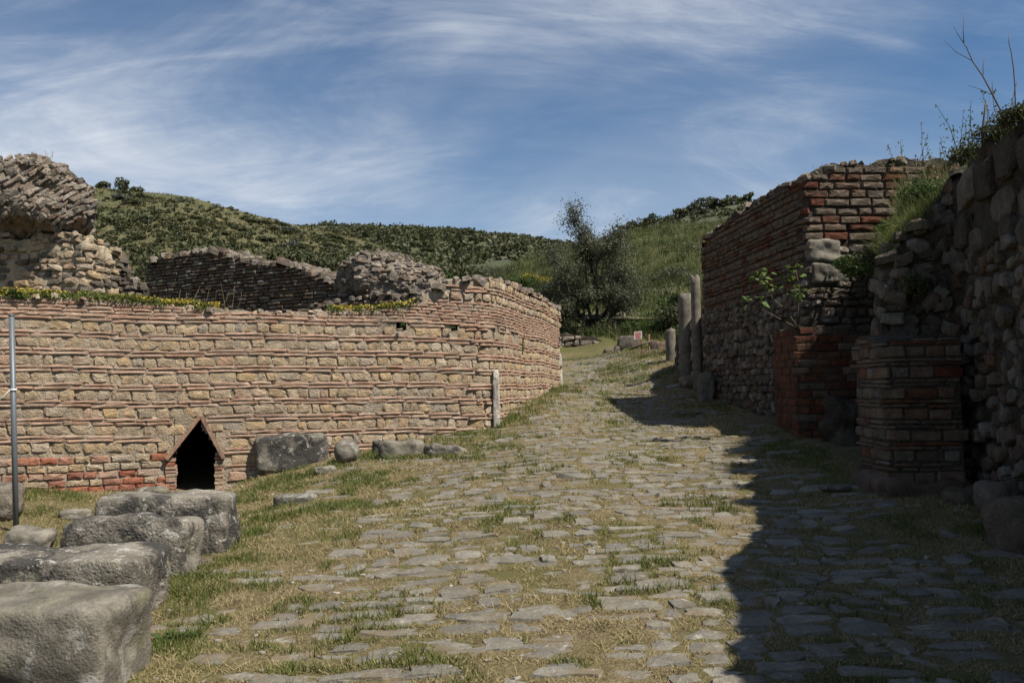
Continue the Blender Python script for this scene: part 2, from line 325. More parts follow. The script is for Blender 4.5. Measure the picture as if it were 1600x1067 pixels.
# ------------------------------------------------------------------ terrain
def gz(X, Y):
    X = np.asarray(X, float); Y = np.asarray(Y, float)
    z = 0.09 * np.minimum(Y, 31.0)
    dip = np.interp(X, [-14, -8, -6.5, -5.2, -4.7, -4.3, -3.9, -3.5, -2, -.3, .5], [-.35, -.45, -.50, -.58, -.66, -.72, -.66, -.50, -.24, -.06, 0])
    z = z + dip * sstep(2.5, 9, Y) * (1 - sstep(12.6, 15, Y))
    z = z + 0.10 * sstep(2.2, 3.6, X) * sstep(3, 8, Y) + 0.35 * sstep(2.6, 5.0, X) * sstep(14.8, 18, Y)
    z = z + 0.03 * fbm(P3(X * 0.9, Y * 0.9), 3, 3) + 0.10 * sstep(1.4, 0.0, np.abs(X - (-0.3 + 0.255 / 0.967 * (Y - 12.46)) - 0.3)) * sstep(12.6, 13.4, Y) * (1 - sstep(17, 19, Y))
    # terrace held by the left wall
    d1 = (X - F0[0]) * FD[1] - (Y - F0[1]) * FD[0]; d2 = (X - CO[0]) * RD[1] - (Y - CO[1]) * RD[0]
    dr = 6.4 * sstep(.9, .75, np.abs(X + 4.3 + .36 * (Y - 11)))
    behind = sstep(-0.28, -0.42, d1 + dr) * sstep(-0.28, -0.42, np.where(Y < 24, d2, d2 + 0.25 * (Y - 24))) * (1 - sstep(17.6, 19.0, Y))
    z = z * (1 - behind) + behind * (2.45 + 0.06 * fbm(P3(X, Y), 8, 2))
    # banks behind the right walls
    nx = np.interp(Y, [-1.5, 1.2, 3, 4.4, 5.9, 7.32], [2.75, 2.95, 3.2, 3.5, 3.8, 4.08])
    m1 = sstep(0.25, 0.5, X - nx) * (1 - sstep(7.3, 7.5, Y)); z = z * (1 - m1) + m1 * 3.15
    m2 = sstep(3.52, 3.78, X - 0.46 * (Y - 7.5)) * sstep(7.5, 7.8, Y) * (1 - sstep(10.7, 10.9, Y))
    z = z * (1 - m2) + m2 * (2.62 + 0.72 * np.clip(Y - 7.5, 0, 1.3) + 0.12 * np.clip(Y - 8.8, 0, 2) + 0.25 * np.clip(X - 3.7 - .46 * (Y - 7.5), 0, 1.0) + 0.1 * fbm(P3(X * 1.5, Y * 1.5), 5, 2))
    rx = np.interp(Y, [10.6, 14.6], [3.94, 3.52]); m3 = sstep(0.25, 0.5, X - rx) * sstep(10.85, 11.05, Y) * (1 - sstep(14.3, 14.8, Y)); z = z * (1 - m3) + m3 * 4.0
    m4 = sstep(4.5, 5.3, X - .16 * np.clip(Y - 15, 0, 30)) * sstep(14.4, 15.0, Y); z = z + m4 * (2.6 - .07 * np.clip(Y - 16, 0, 18))
    # bank at the end of the road
    z = z + 0.62 * sstep(31.75, 32.1, Y) * sstep(4.3, 3.5, X) + .62 * sstep(30.2, 34.0, Y) * sstep(3.5, 4.3, X) + 0.16 * np.clip(Y - 32.5, 0, 22)
    return z
def ground_hit(px, py, y0=2.0, y1=60.0):
    d = ray(px, py); Y = np.linspace(y0, y1, 4000); P = EYE + d[None] * Y[:, None]
    k = np.argmax(P[:, 2] < gz(P[:, 0], P[:, 1])); return np.array([P[k, 0], P[k, 1], float(gz(P[k, 0], P[k, 1]))])
def axis(fine0, fine1, step, lo, hi):
    a = list(np.arange(fine0, fine1 + 1e-6, step)); g = step; v = fine1
    while v < hi: g *= 1.35; v += g; a.append(v)
    g = step; v = fine0; pre = []
    while v > lo: g *= 1.35; v -= g; pre.append(v)
    return np.array(pre[::-1] + a)
def ground_material():
    m, nt, N, L, bs = mat_base('ground_soil_and_dry_grass')
    geo = N.new('ShaderNodeNewGeometry'); pos = geo.outputs['Position']
    n0 = noise(N, L, pos, 0.9, 5, 0.6, 0.4); n1 = noise(N, L, pos, 4.5, 5, 0.65, 0.3); n2 = noise(N, L, pos, 45, 4, 0.7); n3 = noise(N, L, pos, 14, 4, 0.7)
    c = mixc(N, L, mrange(N, L, n1, .38, .62), (.190, .148, .092), (.255, .205, .130))
    c = mixc(N, L, mrange(N, L, n3, .50, .66, 0, .75), c, (.14, .105, .065))
    c = mixc(N, L, mrange(N, L, n0, .42, .60, 0, .8), c, (.125, .120, .045))
    g = N.new('ShaderNodeCombineColor'); v = mrange(N, L, n2, .25, .75, .55, 1.45)
    for k in range(3): L.new(v, g.inputs[k])
    c = mixc(N, L, 1.0, c, g.outputs[0], 'MULTIPLY'); sy = N.new('ShaderNodeSeparateXYZ'); L.new(pos, sy.inputs[0]); c = mixc(N, L, mrange(N, L, sy.outputs[1], 28.5, 31.5, 0, .8), c, (.095, .10, .036)); c = mixc(N, L, 1.0, c, (.74, .74, .70), 'MULTIPLY'); L.new(c, bs.inputs['Base Color']); bs.inputs['Roughness'].default_value = 1.0
    bs.inputs['Specular IOR Level'].default_value = 0.1
    b = N.new('ShaderNodeBump'); b.inputs['Strength'].default_value = 0.9; b.inputs['Distance'].default_value = 0.03
    ad = N.new('ShaderNodeMath'); L.new(n2, ad.inputs[0]); L.new(n3, ad.inputs[1]); L.new(ad.outputs[0], b.inputs['Height']); L.new(b.outputs[0], bs.inputs['Normal'])
    return m
M_GROUND = ground_material()
def hill_material(name, a, b, c3, s=0.05):
    m, nt, N, L, bs = mat_base(name)
    geo = N.new('ShaderNodeNewGeometry'); pos = geo.outputs['Position']
    n0 = noise(N, L, pos, s, 5, 0.65, 0.5); n1 = noise(N, L, pos, s * 7, 5, 0.7, 0.3); n2 = noise(N, L, pos, s * 40, 4, 0.7)
    c = mixc(N, L, mrange(N, L, n0, .40, .60), a, b); c = mixc(N, L, mrange(N, L, n1, .48, .62), c, c3)
    g = N.new('ShaderNodeCombineColor'); v = mrange(N, L, n2, .25, .75, .55, 1.45)
    for k in range(3): L.new(v, g.inputs[k])
    c = mixc(N, L, 1.0, c, g.outputs[0], 'MULTIPLY'); L.new(c, bs.inputs['Base Color']); bs.inputs['Roughness'].default_value = 1.0
    bp = N.new('ShaderNodeBump'); bp.inputs['Strength'].default_value = 0.8; bp.inputs['Distance'].default_value = 0.5; L.new(n2, bp.inputs['Height']); L.new(bp.outputs[0], bs.inputs['Normal'])
    return m
xs = axis(-9, 8, 0.11, -1500, 1500); ys = axis(0.5, 21, 0.11, -400, 2500)
GX, GY = np.meshgrid(xs, ys, indexing='ij')
Gz = gz(GX, GY); Gz = np.where(GY < 0.5, gz(GX, np.maximum(GY, 0) * 0) + 0.0 * GY, Gz)
gr = link('ground', mesh_np('ground', P3(GX, GY, Gz), grid_faces(len(xs), len(ys)), M_GROUND, True))
tag(gr, 'sloping earth with dry grass on both sides of the ancient road', None, kind='structure')

class Hill:
    def __init__(self, name, label, crest, yc, y0, z0, m, x0, x1, nx, ny, back, rough, p=0.8):
        cx = np.array([c[0] for c in crest]); C = np.array([at(c[0], c[1], yc) for c in crest]); self.xc, self.zc = C[:, 0], C[:, 2]
        self.yc, self.y0, self.z0, self.p, self.rough, self.back = yc, y0, z0, p, rough, back
        xs = np.linspace(x0, x1, nx); ys = np.concatenate([np.linspace(y0, yc, ny), np.linspace(yc, yc + back, ny // 3)[1:]])
        X, Y = np.meshgrid(xs, ys, indexing='ij'); Z = self.z(X, Y)
        o = link(name, mesh_np(name, P3(X, Y, Z), grid_faces(len(xs), len(ys)), m, True)); tag(o, label, None, kind='structure'); self.o = o
        self.x0, self.x1 = x0, x1
    def z(self, X, Y):
        # the crest runs on behind itself so that the outline holds from a step aside
        cz = np.interp(X, self.xc, self.zc); t = np.clip((np.asarray(Y) - self.y0) / (self.yc - self.y0), 0, 1)
        h = self.z0 + (cz - self.z0) * t ** self.p
        h = h - 0.35 * np.clip(np.asarray(Y) - self.yc, 0, None)
        k = self.rough; return h + k * fbm(P3(np.asarray(X) / (k * 9), np.asarray(Y) / (k * 9)), 21, 4) * np.minimum(1, t * 4) * np.minimum(1, 0.25 + (1 - t) * 3)
M_HL = hill_material('scrubby_hillside', (.066, .072, .028), (.108, .094, .042), (.055, .063, .025), 0.04)
M_HC = hill_material('wooded_ridge', (.034, .044, .018), (.048, .054, .022), (.062, .060, .028), 0.02)
M_HG = hill_material('grassy_slope', (.075, .090, .028), (.105, .105, .038), (.055, .072, .022), 0.12)
H_LEFT = Hill('hill', 'scrub covered hill rising on the left behind the ruins', [(-900, 330), (-500, 270), (-200, 262), (0, 276), (140, 292), (190, 298), (250, 304), (310, 310), (345, 321), (400, 337), (450, 350), (480, 358), (560, 376), (650, 403), (760, 433), (860, 480)], 150, 34, 4.5, M_HL, -190, 12, 110, 90, 70, 1.2, 0.95)
H_CEN = Hill('hill', 'long dark wooded ridge in the middle distance', [(-200, 420), (100, 380), (300, 352), (420, 356), (480, 357), (560, 359), (640, 356), (700, 360), (760, 366), (820, 372), (850, 377), (900, 383), (1000, 388), (1200, 400), (1700, 430)], 420, 110, 10, M_HC, -330, 300, 130, 80, 150, 3.0, 0.9)
H_GRASS = Hill('hill', 'green grassy slope rising behind the olive tree', [(300, 520), (600, 478), (700, 446), (760, 430), (830, 403), (880, 388), (930, 378), (1000, 358), (1060, 352), (1110, 349), (1180, 335), (1300, 310), (1600, 262), (2200, 200)], 72, 34, 3.4, M_HG, -32, 62, 120, 70, 60, 0.6, 0.85)
H_RIGHT = Hill('hill', 'tree topped hill at the far right above the brick wall', [(700, 440), (850, 405), (960, 370), (985, 358), (1020, 346), (1050, 336), (1100, 324), (1165, 317), (1250, 309), (1600, 290), (2200, 280)], 170, 66, 8, M_HC, -10, 180, 100, 50, 90, 1.5, 0.8)

# ------------------------------------------------------------------ masonry pieces
def plate(n, seed, jit=0.09, rect=False, dome=0.18, pw=3.2):
    """a stone one unit long, high and thick: irregular outline, worn rim, slightly domed face (+z outwards)"""
    r = np.random.default_rng(seed)
    if rect:
        c = 0.035; o = np.array([[-.5 + c, -.5], [0, -.5], [.5 - c, -.5], [.5, -.5 + 3 * c], [.5, .5 - 3 * c], [.5 - c, .5], [0, .5], [-.5 + c, .5], [-.5, .5 - 3 * c], [-.5, -.5 + 3 * c]])
        o = o + r.normal(0, jit * 0.35, o.shape)
    else:
        t = (np.arange(n) + r.uniform(-.28, .28, n)) * 2 * math.pi / n; c, s = np.cos(t), np.sin(t)
        q = (np.abs(c) ** pw + np.abs(s) ** pw) ** (-1 / pw) * 0.5 * (1 + r.normal(0, jit, n)); o = np.stack([c * q, s * q], -1)
        o = np.clip(o, -.52, .52)
    n = len(o); z1 = 0.18 + r.uniform(-.1, .1, n); ins = 0.86 if rect else 0.84; z2 = 0.5 - dome * r.uniform(0, 1, n); c0 = o.mean(0) + r.normal(0, .08, 2)
    V = np.concatenate([P3(o[:, 0], o[:, 1], -0.5), P3(o[:, 0], o[:, 1], z1), P3(c0[0] + (o[:, 0] - c0[0]) * ins, c0[1] + (o[:, 1] - c0[1]) * ins, z2), [[c0[0], c0[1], 0.5 + r.uniform(-.05, .05)]]])
    T = []
    for k in range(n):
        a, b = k, (k + 1) % n
        T += [[a, b, n + b], [a, n + b, n + a], [n + a, n + b, 2 * n + b], [n + a, 2 * n + b, 2 * n + a], [2 * n + a, 2 * n + b, 3 * n]]
    return V, np.array(T)
PROTO = {'brick': [plate(10, 100 + k, .055, True, .22) for k in range(10)], 'stone': [plate(8, 200 + k, .13, False, .22, 6.0) for k in range(16)],
         'pave': [plate(10, 300 + k, .12, False, .10, 6.5) for k in range(20)], 'cobble': [plate(9, 400 + k, .07, False, .25, 2.3) for k in range(12)]}
_pm = {}
def proto_mesh(kind, k, mat):
    key = (kind, k, mat.name)
    if key not in _pm: _pm[key] = mesh_np(kind, *PROTO[kind][k], mat, kind not in ('brick', 'pave', 'stone'))
    return _pm[key]
class Pieces:
    def __init__(self, rt, cap=300): self.rt = rt; self.items = {}; self.cap = cap; self.loc = wloc(rt)
    def add(self, name, kind, C, ex, ey, ez, sx, sy, sz, mat):
        k = random.randrange(len(PROTO[kind])); ex = np.asarray(ex, float); ey = np.asarray(ey, float); ez = np.asarray(ez, float)
        if random.random() < 0.5: ex, ey = -ex, -ey
        px, py, zc = proj(C); inside = zc > 0.5 and -60 < px < 1660 and -60 < py < 1130
        size = (sx * max(sy, sz * .5)) / max(zc, .3) ** 2 * (1 if inside else 1e-4)
        self.items.setdefault(name, []).append((size, kind, k, mat, C, ex, ey, ez, sx, sy, sz))
    def done(self):
        for name, it in self.items.items():
            it.sort(key=lambda a: -a[0]); rest = {}
            for q, (size, kind, k, mat, C, ex, ey, ez, sx, sy, sz) in enumerate(it):
                A = np.stack([ex * sx, ey * sy, ez * sz], 1)
                if q < self.cap and size * FPX * FPX > 60:
                    M = Matrix(((*A[0], C[0] - self.loc[0]), (*A[1], C[1] - self.loc[1]), (*A[2], C[2] - self.loc[2]), (0, 0, 0, 1)))
                    link(name, proto_mesh(kind, k, mat), self.rt, M)
                else:
                    V, T = PROTO[kind][k]; rest.setdefault((mat.name, kind not in ('brick', 'pave', 'stone')), [mat, []])[1].append((V @ A.T + C - self.loc, T))
            for (mn, sm), (mat, lst) in rest.items():
                o = link(name + '_mass', mesh_np(name, *join(lst), mat, sm), self.rt); o['kind'] = 'stuff'
UP = np.array([0, 0, 1.0])
def course(P, path, name, kind, z, h, lo, hi, gap, mats, s0, s1, top, skip=None, proud=0.015, depth=0.16, jz=0.004, wave=None, ang=0.02, ground=True, margin=0.0, pj=0.010):
    s = s0 + random.uniform(-hi, 0)
    while s < s1:
        l = random.uniform(lo, hi); c = s + l / 2; s += l + gap
        if c < s0 or c > s1: continue
        zz = z + (wave(c) if wave else 0) + random.gauss(0, jz); tz = float(top(c)) - margin
        if zz + h * 0.45 > tz: continue
        x, y = path.xy(c); dx, dy = path.frame(c, 0.08)
        if ground and zz + h * 0.2 < float(gz(x + dy * .15, y - dx * .15)): continue
        if skip and skip(c, zz, l, h): continue
        n = np.array([dy, -dx, 0.0]); e = np.array([dx, dy, 0.0]); a = random.gauss(0, ang); ex = e * math.cos(a) + UP * math.sin(a); ey = UP * math.cos(a) - e * math.sin(a)
        dp = depth * .5; C = np.array([x, y, zz]) + n * (proud * .45 - .18 * dp + random.gauss(0, pj * .6))
        P.add(name, kind, C, ex, ey, n, l, h * random.uniform(.9, 1.06), dp, random.choice(mats))
def core(path, top, bottom, thick, mat, rt, name='mortar_core', hole=None, dz=0.05, ds=0.05, rough=0.010, recess=0.0, seed=1, toprough=0.04, batter=0.0):
    n = int(path.L / ds); s = np.linspace(0, path.L, n); tz = top(s) + toprough * fbm(P3(s * 4, 0, 0), seed, 3); bz = bottom(s) if callable(bottom) else np.full(n, bottom)
    m = int((tz - bz).max() / dz) + 2; v = np.linspace(0, 1, m); Z = bz[:, None] + (tz - bz)[:, None] * v[None]
    x, y = path.xy(s); dx, dy = path.frame(s, 0.06); nx, ny = dy, -dx
    off = rough * fbm(np.stack([s[:, None] * 9 + 0 * Z, Z * 9, 0 * Z], -1), seed + 3, 3) - recess
    V = P3(x[:, None] + nx[:, None] * off, y[:, None] + ny[:, None] * off, Z).reshape(-1, 3); Q = grid_faces(n, m)
    if hole is not None:
        cc = V[Q].mean(1); sg = np.repeat(s, m)[Q].mean(1); Q = Q[~hole(sg, cc[:, 2])]
    parts = [(V, tris(Q))]
    # top and back
    k = 6; f = np.linspace(0, 1, k); o2 = -recess - f * thick; zt = tz[:, None] + toprough * 1.2 * fbm(np.stack([s[:, None] * 5 + 0 * o2[None], o2[None] * 5 + 0 * s[:, None], 0 * s[:, None] + 0 * o2[None]], -1), seed + 9, 3) * np.array([0, 1, 1, 1, 1, 0])[None]
    fx = x[:, None] + nx[:, None] * (off[:, -1:] * (1 - f) + (-thick) * f); fy = y[:, None] + ny[:, None] * (off[:, -1:] * (1 - f) + (-thick) * f)
    parts.append((P3(fx, fy, zt).reshape(-1, 3), tris(grid_faces(n, k))))
    bx, by = fx[:, -1], fy[:, -1]; bq = grid_faces(n, 2)
    if hole is not None: bq = bq[~hole(s[:-1] * .5 + s[1:] * .5, 0 * s[1:] + (bz[0] + .9))]
    parts.append((np.stack([P3(bx, by, zt[:, -1]), P3(bx, by, bz)], 1).reshape(-1, 3), tris(bq)))
    for e in (0, -1):
        fr = V.reshape(n, m, 3)[e]; bk = P3(bx[e], by[e], fr[:, 2]); parts.append((np.stack([fr, bk], 1).reshape(-1, 3), tris(grid_faces(m, 2))))
    return part(name, *join(parts), mat, rt, True)
def cap_stones(P, path, top, s0, s1, thick, step, size, mats, name='cap_stone', prob=1.0, zoff=0.0):
    s = s0
    while s < s1:
        s += step * random.uniform(.6, 1.4)
        for o in np.arange(0.02, thick, step * 0.9):
            if random.random() > prob: continue
            c = s + random.gauss(0, step * .3); x, y = path.xy(c); dx, dy = path.frame(c); n = np.array([dy, -dx, 0]); b = random.uniform(.6, 1.3) * size
            C = np.array([x, y, float(top(c)) + zoff + random.gauss(0, .015)]) - n * (o + random.gauss(0, .03)); a = random.uniform(0, 6.28)
            tl = np.array([random.gauss(0, .25), random.gauss(0, .25), 1.0]); tl /= np.linalg.norm(tl); ex = np.array([math.cos(a), math.sin(a), 0]); ex -= tl * (ex @ tl); ex /= np.linalg.norm(ex)
            P.add(name, 'stone', C, ex, np.cross(tl, ex), tl, b * random.uniform(1, 1.7), b, b * random.uniform(.6, 1.0), random.choice(mats))
def rock(L3, seed, n=12, power=5.0, rough=0.05, freq=3.0, fine=0.0):
    """weathered block: a rounded box of the given size with uneven faces, base at z=0"""
    V, Q, off = [], [], 0; g = np.linspace(-1, 1, n)
    for ax in range(3):
        for sg in (-1, 1):
            a, b = np.meshgrid(g, g, indexing='ij'); p = np.zeros((n, n, 3)); p[..., ax] = sg; p[..., (ax + 1) % 3] = a; p[..., (ax + 2) % 3] = b
            q = grid_faces(n, n) + off
            if sg < 0: q = q[:, ::-1]
            V.append(p.reshape(-1, 3)); Q.append(q); off += n * n
    V = np.concatenate(V); Q = np.concatenate(Q)
    V = V / (np.abs(V) ** power).sum(1, keepdims=True) ** (1 / power)
    _, idx, inv = np.unique(np.round(V, 5), axis=0, return_index=True, return_inverse=True); V = V[idx]; T = inv.reshape(-1)[tris(Q)]
    L3 = np.array(L3, float); d = V / np.linalg.norm(V, axis=1, keepdims=True); W = V * L3 / 2; sz = L3.min()
    W = W + d * (sz * rough * 2 * fbm(W / sz * freq * .5 + seed * 3.1, seed, 3))[:, None]
    if fine: W = W + d * (fine * fbm(W * 14 + seed, seed + 5, 2))[:, None]
    W[:, 2] += L3[2] / 2; return W, T
def place(VT, loc, rz=0, rx=0, ry=0):
    V, T = VT; Rm = np.array((Matrix.Rotation(rz, 3, 'Z') @ Matrix.Rotation(ry, 3, 'Y') @ Matrix.Rotation(rx, 3, 'X'))); return V @ Rm.T + np.asarray(loc), T
# ------------------------------------------------------------------ road paving
def road_edges(Y):
    l = np.interp(Y, [2.4, 4, 6, 8.5, 10.5, 13, 17, 24, 31], [-1.1, -1.35, -1.35, -1.2, -.5, .45, 1.15, 1.7, 2.0])
    r = np.interp(Y, [2.4, 5.5, 7, 10, 14, 20, 26, 31], [2.7, 3.2, 2.9, 3.2, 3.15, 4.0, 4.6, 4.6]); return l, r
OCC0, OCCS = np.array([-7.0, 2.0]), 0.025
OCC = np.zeros((480, 1240), bool)
road = root('road', 'ancient road of worn grey paving stones climbing uphill', None, (0, 8, float(gz(0, 8)))); road['kind'] = 'structure'
PV = Pieces(road, 300)
Y = 2.5; row = 0
while Y < 30.8:
    dpt = random.uniform(.08, .175) * (1.0 if Y < 12 else 1.15); yc = Y + dpt / 2; l, r = road_edges(yc); X = l - 1.3 + random.uniform(-.3, 0); sk = random.uniform(-.05, .03)
    while X < r:
        ln = random.choice([random.uniform(.09, .18), random.uniform(.15, .28), random.uniform(.22, .42)]); xc = X + ln / 2; X += ln + random.uniform(.004, .03)
        yy = yc + sk * (xc - 1) + random.gauss(0, .02); p = 0.95 if xc > l + .35 else (0.66 if xc > l else 0.22)
        if fbm(P3(xc * .8, yy * .8), 40, 3) > .62: p *= .45
        if xc > r - .5: p *= .5
        if random.random() > p: continue
        sub = [(xc, yy, ln, dpt)]
        if dpt > .16 and random.random() < .25:
            sub = [(xc, yy - dpt * .26, ln, dpt * .46), (xc + random.uniform(-.05, .05), yy + dpt * .26, ln * random.uniform(.8, 1), dpt * .46)]
        if random.random() < .2 and ln > .4:
            q = random.uniform(.35, .65); sub = [(xc - ln * (1 - q) / 2, yy, ln * q - .01, dpt), (xc + ln * q / 2, yy, ln * (1 - q) - .01, dpt * random.uniform(.75, 1))]
        for (x, y, a, b) in sub:
            z = float(gz(x, y)); e = .1; nrm = np.array([-(gz(x + e, y) - gz(x - e, y)) / (2 * e) + random.gauss(0, .03), -(gz(x, y + e) - gz(x, y - e)) / (2 * e) + random.gauss(0, .035), 1.0]).astype(float); nrm /= np.linalg.norm(nrm)
            an = sk + random.gauss(0, .07); ex = np.array([math.cos(an), math.sin(an), 0]); ex -= nrm * (ex @ nrm); ex /= np.linalg.norm(ex); ey = np.cross(nrm, ex)
            up = random.choice([random.uniform(-.004, .010), random.uniform(.002, .016), random.uniform(.004, .024)]) * (1 if x > l else .6); th = .14
            PV.add('paving_stone', 'pave', np.array([x, y, z + up - th / 2]), ex, ey, nrm, a * 1.10, b * 1.20, th, M_PAVE)
            i0 = int((x - a * .47 - OCC0[0]) / OCCS); i1 = int((x + a * .47 - OCC0[0]) / OCCS); j0 = int((y - b * .46 - OCC0[1]) / OCCS); j1 = int((y + b * .46 - OCC0[1]) / OCCS)
            OCC[max(i0, 0):max(i1, 0), max(j0, 0):max(j1, 0)] = True
    Y += dpt + random.uniform(-.005, .022); row += 1
PV.done()

# ------------------------------------------------------------------ left wall of brick and stone bands
LTOP = LEFT.profile([(-60, 460), (0, 463), (60, 464), (120, 467), (180, 470), (240, 476), (350, 485), (420, 489), (480, 488), (560, 486), (610, 482), (640, 478), (655, 470), (672, 458), (690, 447), (705, 441), (740, 440), (768, 438), (776, 440), (790, 443), (815, 452), (845, 465), (873, 484)])
wall_l = root('masonry_wall', 'sunlit wall banded in thin pink bricks and ochre stones, left of the road', 'wall', (-2.3, 11.7, .6))
s_d0, s_d1, s_da = LEFT.s_of(273), LEFT.s_of(336), LEFT.s_of(309); yd = float(LEFT.xy(s_da)[1])
z_e = at(305, 706, yd)[2]; z_a = at(312, 652, yd)[2]; z_b = at(305, 775, yd)[2]
holes = []
for (px, py, w, h) in ((629, 508, .085, .075), (708, 513, .07, .06), (779, 516, .03, .08), (790, 518, .03, .06), (803, 523, .04, .05)):
    s = LEFT.s_of(px); holes.append((s, at(px, py, float(LEFT.xy(s)[1]))[2], w, h))
def in_drain(s, z, m=0.0):
    half = (s_d1 - s_d0) / 2 + m; roof = z_e + (z_a + m * 1.4 - z_e) * (1 - np.abs(s - s_da) / half); return (np.abs(s - (s_d0 + s_d1) / 2) < half) & (z < np.maximum(roof, z_e - 9 * (np.abs(s - s_da) >= half))) & (z > z_b - .3)
def l_hole(s, z):
    m = in_drain(s, z)
    for (hs, hz, w, h) in holes: m = m | ((np.abs(s - hs) < w / 2 + .02) & (np.abs(z - hz) < h / 2 + .02))
    return m
core(LEFT, LTOP, -0.6, 0.42, M_MORTAR, wall_l, hole=l_hole, recess=0.001, rough=.014, seed=4, toprough=.03)
PL = Pieces(wall_l, 300)
s_corner = LEFT.s_of(772); s_end = LEFT.L - 1.0
def l_skip(c, z, l, h):
    if bool(in_drain(np.array(c), np.array(z), l * .45)): return True
    return any(abs(c - hs) < w / 2 + l * .45 and abs(z - hz) < h * .5 + hh / 2 for hs, hz, w, hh in holes)
def l_wave(c): return 0.018 * math.sin(c * 1.1 + .6) + 0.012 * math.sin(c * 2.7) - .012 * (c - 5)
BR = [M_BRICK]; ST = [M_STONE]
M_REDW = rock_mat('red_foot_brick', [(.34, .12, .07), (.42, .17, .10), (.37, .19, .13), (.30, .12, .08)], 9, 70, .7, .02, patches=[(7, .58, .12, (.42, .34, .26), .6)])
def bands(z0, z1, l_skip=l_skip):
    for k in range(int(round((z1 - z0) / .228)) + 1):
        z = z0 + .228 * k
        course(PL, LEFT, 'stone', 'stone', z, .132, .10, .28, .012, ST, 0, s_end, LTOP, l_skip, proud=.008, depth=.09, jz=.006, wave=l_wave, ang=.035, pj=.008)
        for q in (0, 1):
            course(PL, LEFT, 'brick', 'brick', z + .089 + q * .051, .037, .24, .58, .007, BR, 0, s_end, LTOP, l_skip, proud=.018, depth=.11, jz=.002, wave=l_wave, ang=.006, pj=.004)
def low_skip(c, z, l, h): return c < s_d1 or l_skip(c, z, l, h)
bands(.26, .72, low_skip); bands(.944, 2.54)
for z, h, mm, lo, hi in ((.80, .085, [M_REDW, M_REDW, M_BRICK, M_STONE], .14, .30), (.70, .085, [M_STONE, M_MORTAR], .12, .3), (.60, .085, [M_REDW, M_REDW, M_BRICK], .14, .28), (.50, .08, [M_REDW, M_STONE], .14, .28), (.41, .08, [M_REDW], .14, .28), (.31, .08, [M_STONE, M_REDW], .14, .28)):
    course(PL, LEFT, 'brick', 'brick', z, h, lo, hi, .016, mm, 0, s_d0, LTOP, l_skip, proud=.018, depth=.14, jz=.004, ang=.012, pj=.006)
for k in range(8): course(PL, LEFT, 'brick', 'brick', 2.69 + .048 * k, .037, .16, .36, .011, BR, 0, s_end, LTOP, l_skip, proud=.008, depth=.10, jz=.002, wave=l_wave, ang=.006, pj=.004)
course(PL, LEFT, 'stone', 'stone', 3.13, .12, .1, .2, .016, ST, 0, s_end, LTOP, l_skip, proud=.02, wave=l_wave)
for k in range(2): course(PL, LEFT, 'brick', 'brick', 3.22 + .05 * k, .038, .2, .4, .012, BR, 0, s_end, LTOP, l_skip, proud=.024, wave=l_wave)
course(PL, LEFT, 'stone', 'stone', 3.36, .12, .1, .2, .016, ST, 0, s_end, LTOP, l_skip, proud=.02, wave=l_wave)
for k in range(3): course(PL, LEFT, 'brick', 'brick', 3.45 + .05 * k, .038, .2, .4, .012, BR, 0, s_end, LTOP, l_skip, proud=.024, wave=l_wave)
# red bricks and grey stones along the foot of the wall at the left
cap_stones(PL, LEFT, LTOP, 0, LEFT.s_of(640), .4, .13, .07, [M_STONE, M_BRICK, M_RUIN], prob=.6)
cap_stones(PL, LEFT, LTOP, LEFT.s_of(640), s_end, .4, .14, .11, [M_RUIN, M_STONE, M_RUIN], prob=.9, zoff=.02)
PL.done()
# drain mouth: two leaning tiles over a dark channel
def along(s, z, off):
    x, y = LEFT.xy(s); dx, dy = LEFT.frame(s_da); return np.array([x + dy * off, y - dx * off, z])

def slab(sa, za, sb, zb, t, o0, o1):
    a0, b0 = np.array([sa, za]), np.array([sb, zb]); d = (b0 - a0) / np.linalg.norm(b0 - a0); nn = np.array([-d[1], d[0]]);
    if nn[1] < 0: nn = -nn
    c = [a0, b0, b0 + nn * t, a0 + nn * t]; V = np.array([along(q[0], q[1], o) for o in (o0, o1) for q in c])
    Q = np.array([[0, 1, 2, 3], [7, 6, 5, 4], [0, 4, 5, 1], [1, 5, 6, 2], [2, 6, 7, 3], [3, 7, 4, 0]]); return V, tris(Q)
ov = .06
mouth = bpy.data.objects.new('drain_mouth', None); COL.objects.link(mouth); mouth.parent = wall_l; mouth.location = along(s_da, z_b, 0) - np.array(wall_l.location)
for sg, se in ((-1, s_d0 - .02), (1, s_d1 + .02)):
    dz = (z_a - z_e) / abs(se - s_da) * ov
    part('roof_tile', *slab(s_da + sg * (-.06 if sg < 0 else .035), z_a + .005, se + sg * ov, z_e - dz, .05, .085, -.5), M_TILE, mouth)
ch = []
for s in (s_d0, s_d1): ch.append((np.array([along(s, z_b - .3, .01), along(s, z_a, .01), along(s, z_a, -6.2), along(s, z_b - .3, -6.2)]), tris(np.array([[0, 1, 2, 3]]))))
ch.append((np.array([along(s_d0, z_b - .3, -6.2), along(s_d1, z_b - .3, -6.2), along(s_d1, z_a, -6.2), along(s_d0, z_a, -6.2)]), tris(np.array([[0, 1, 2, 3]]))))
for sa_, sb_ in ((s_d0 - .12, s_da), (s_da, s_d1 + .12)):
    za_, zb_ = [z_e - .1 + .09 if q in (s_d0 - .12, s_d1 + .12) else z_a + .07 for q in (sa_, sb_)]; ch.append((np.array([along(sa_, za_, -.03), along(sb_, zb_, -.03), along(sb_, zb_, -6.2), along(sa_, za_, -6.2)]), tris(np.array([[0, 1, 2, 3]]))))
part('drain_channel', *join(ch), M_DARK, mouth)
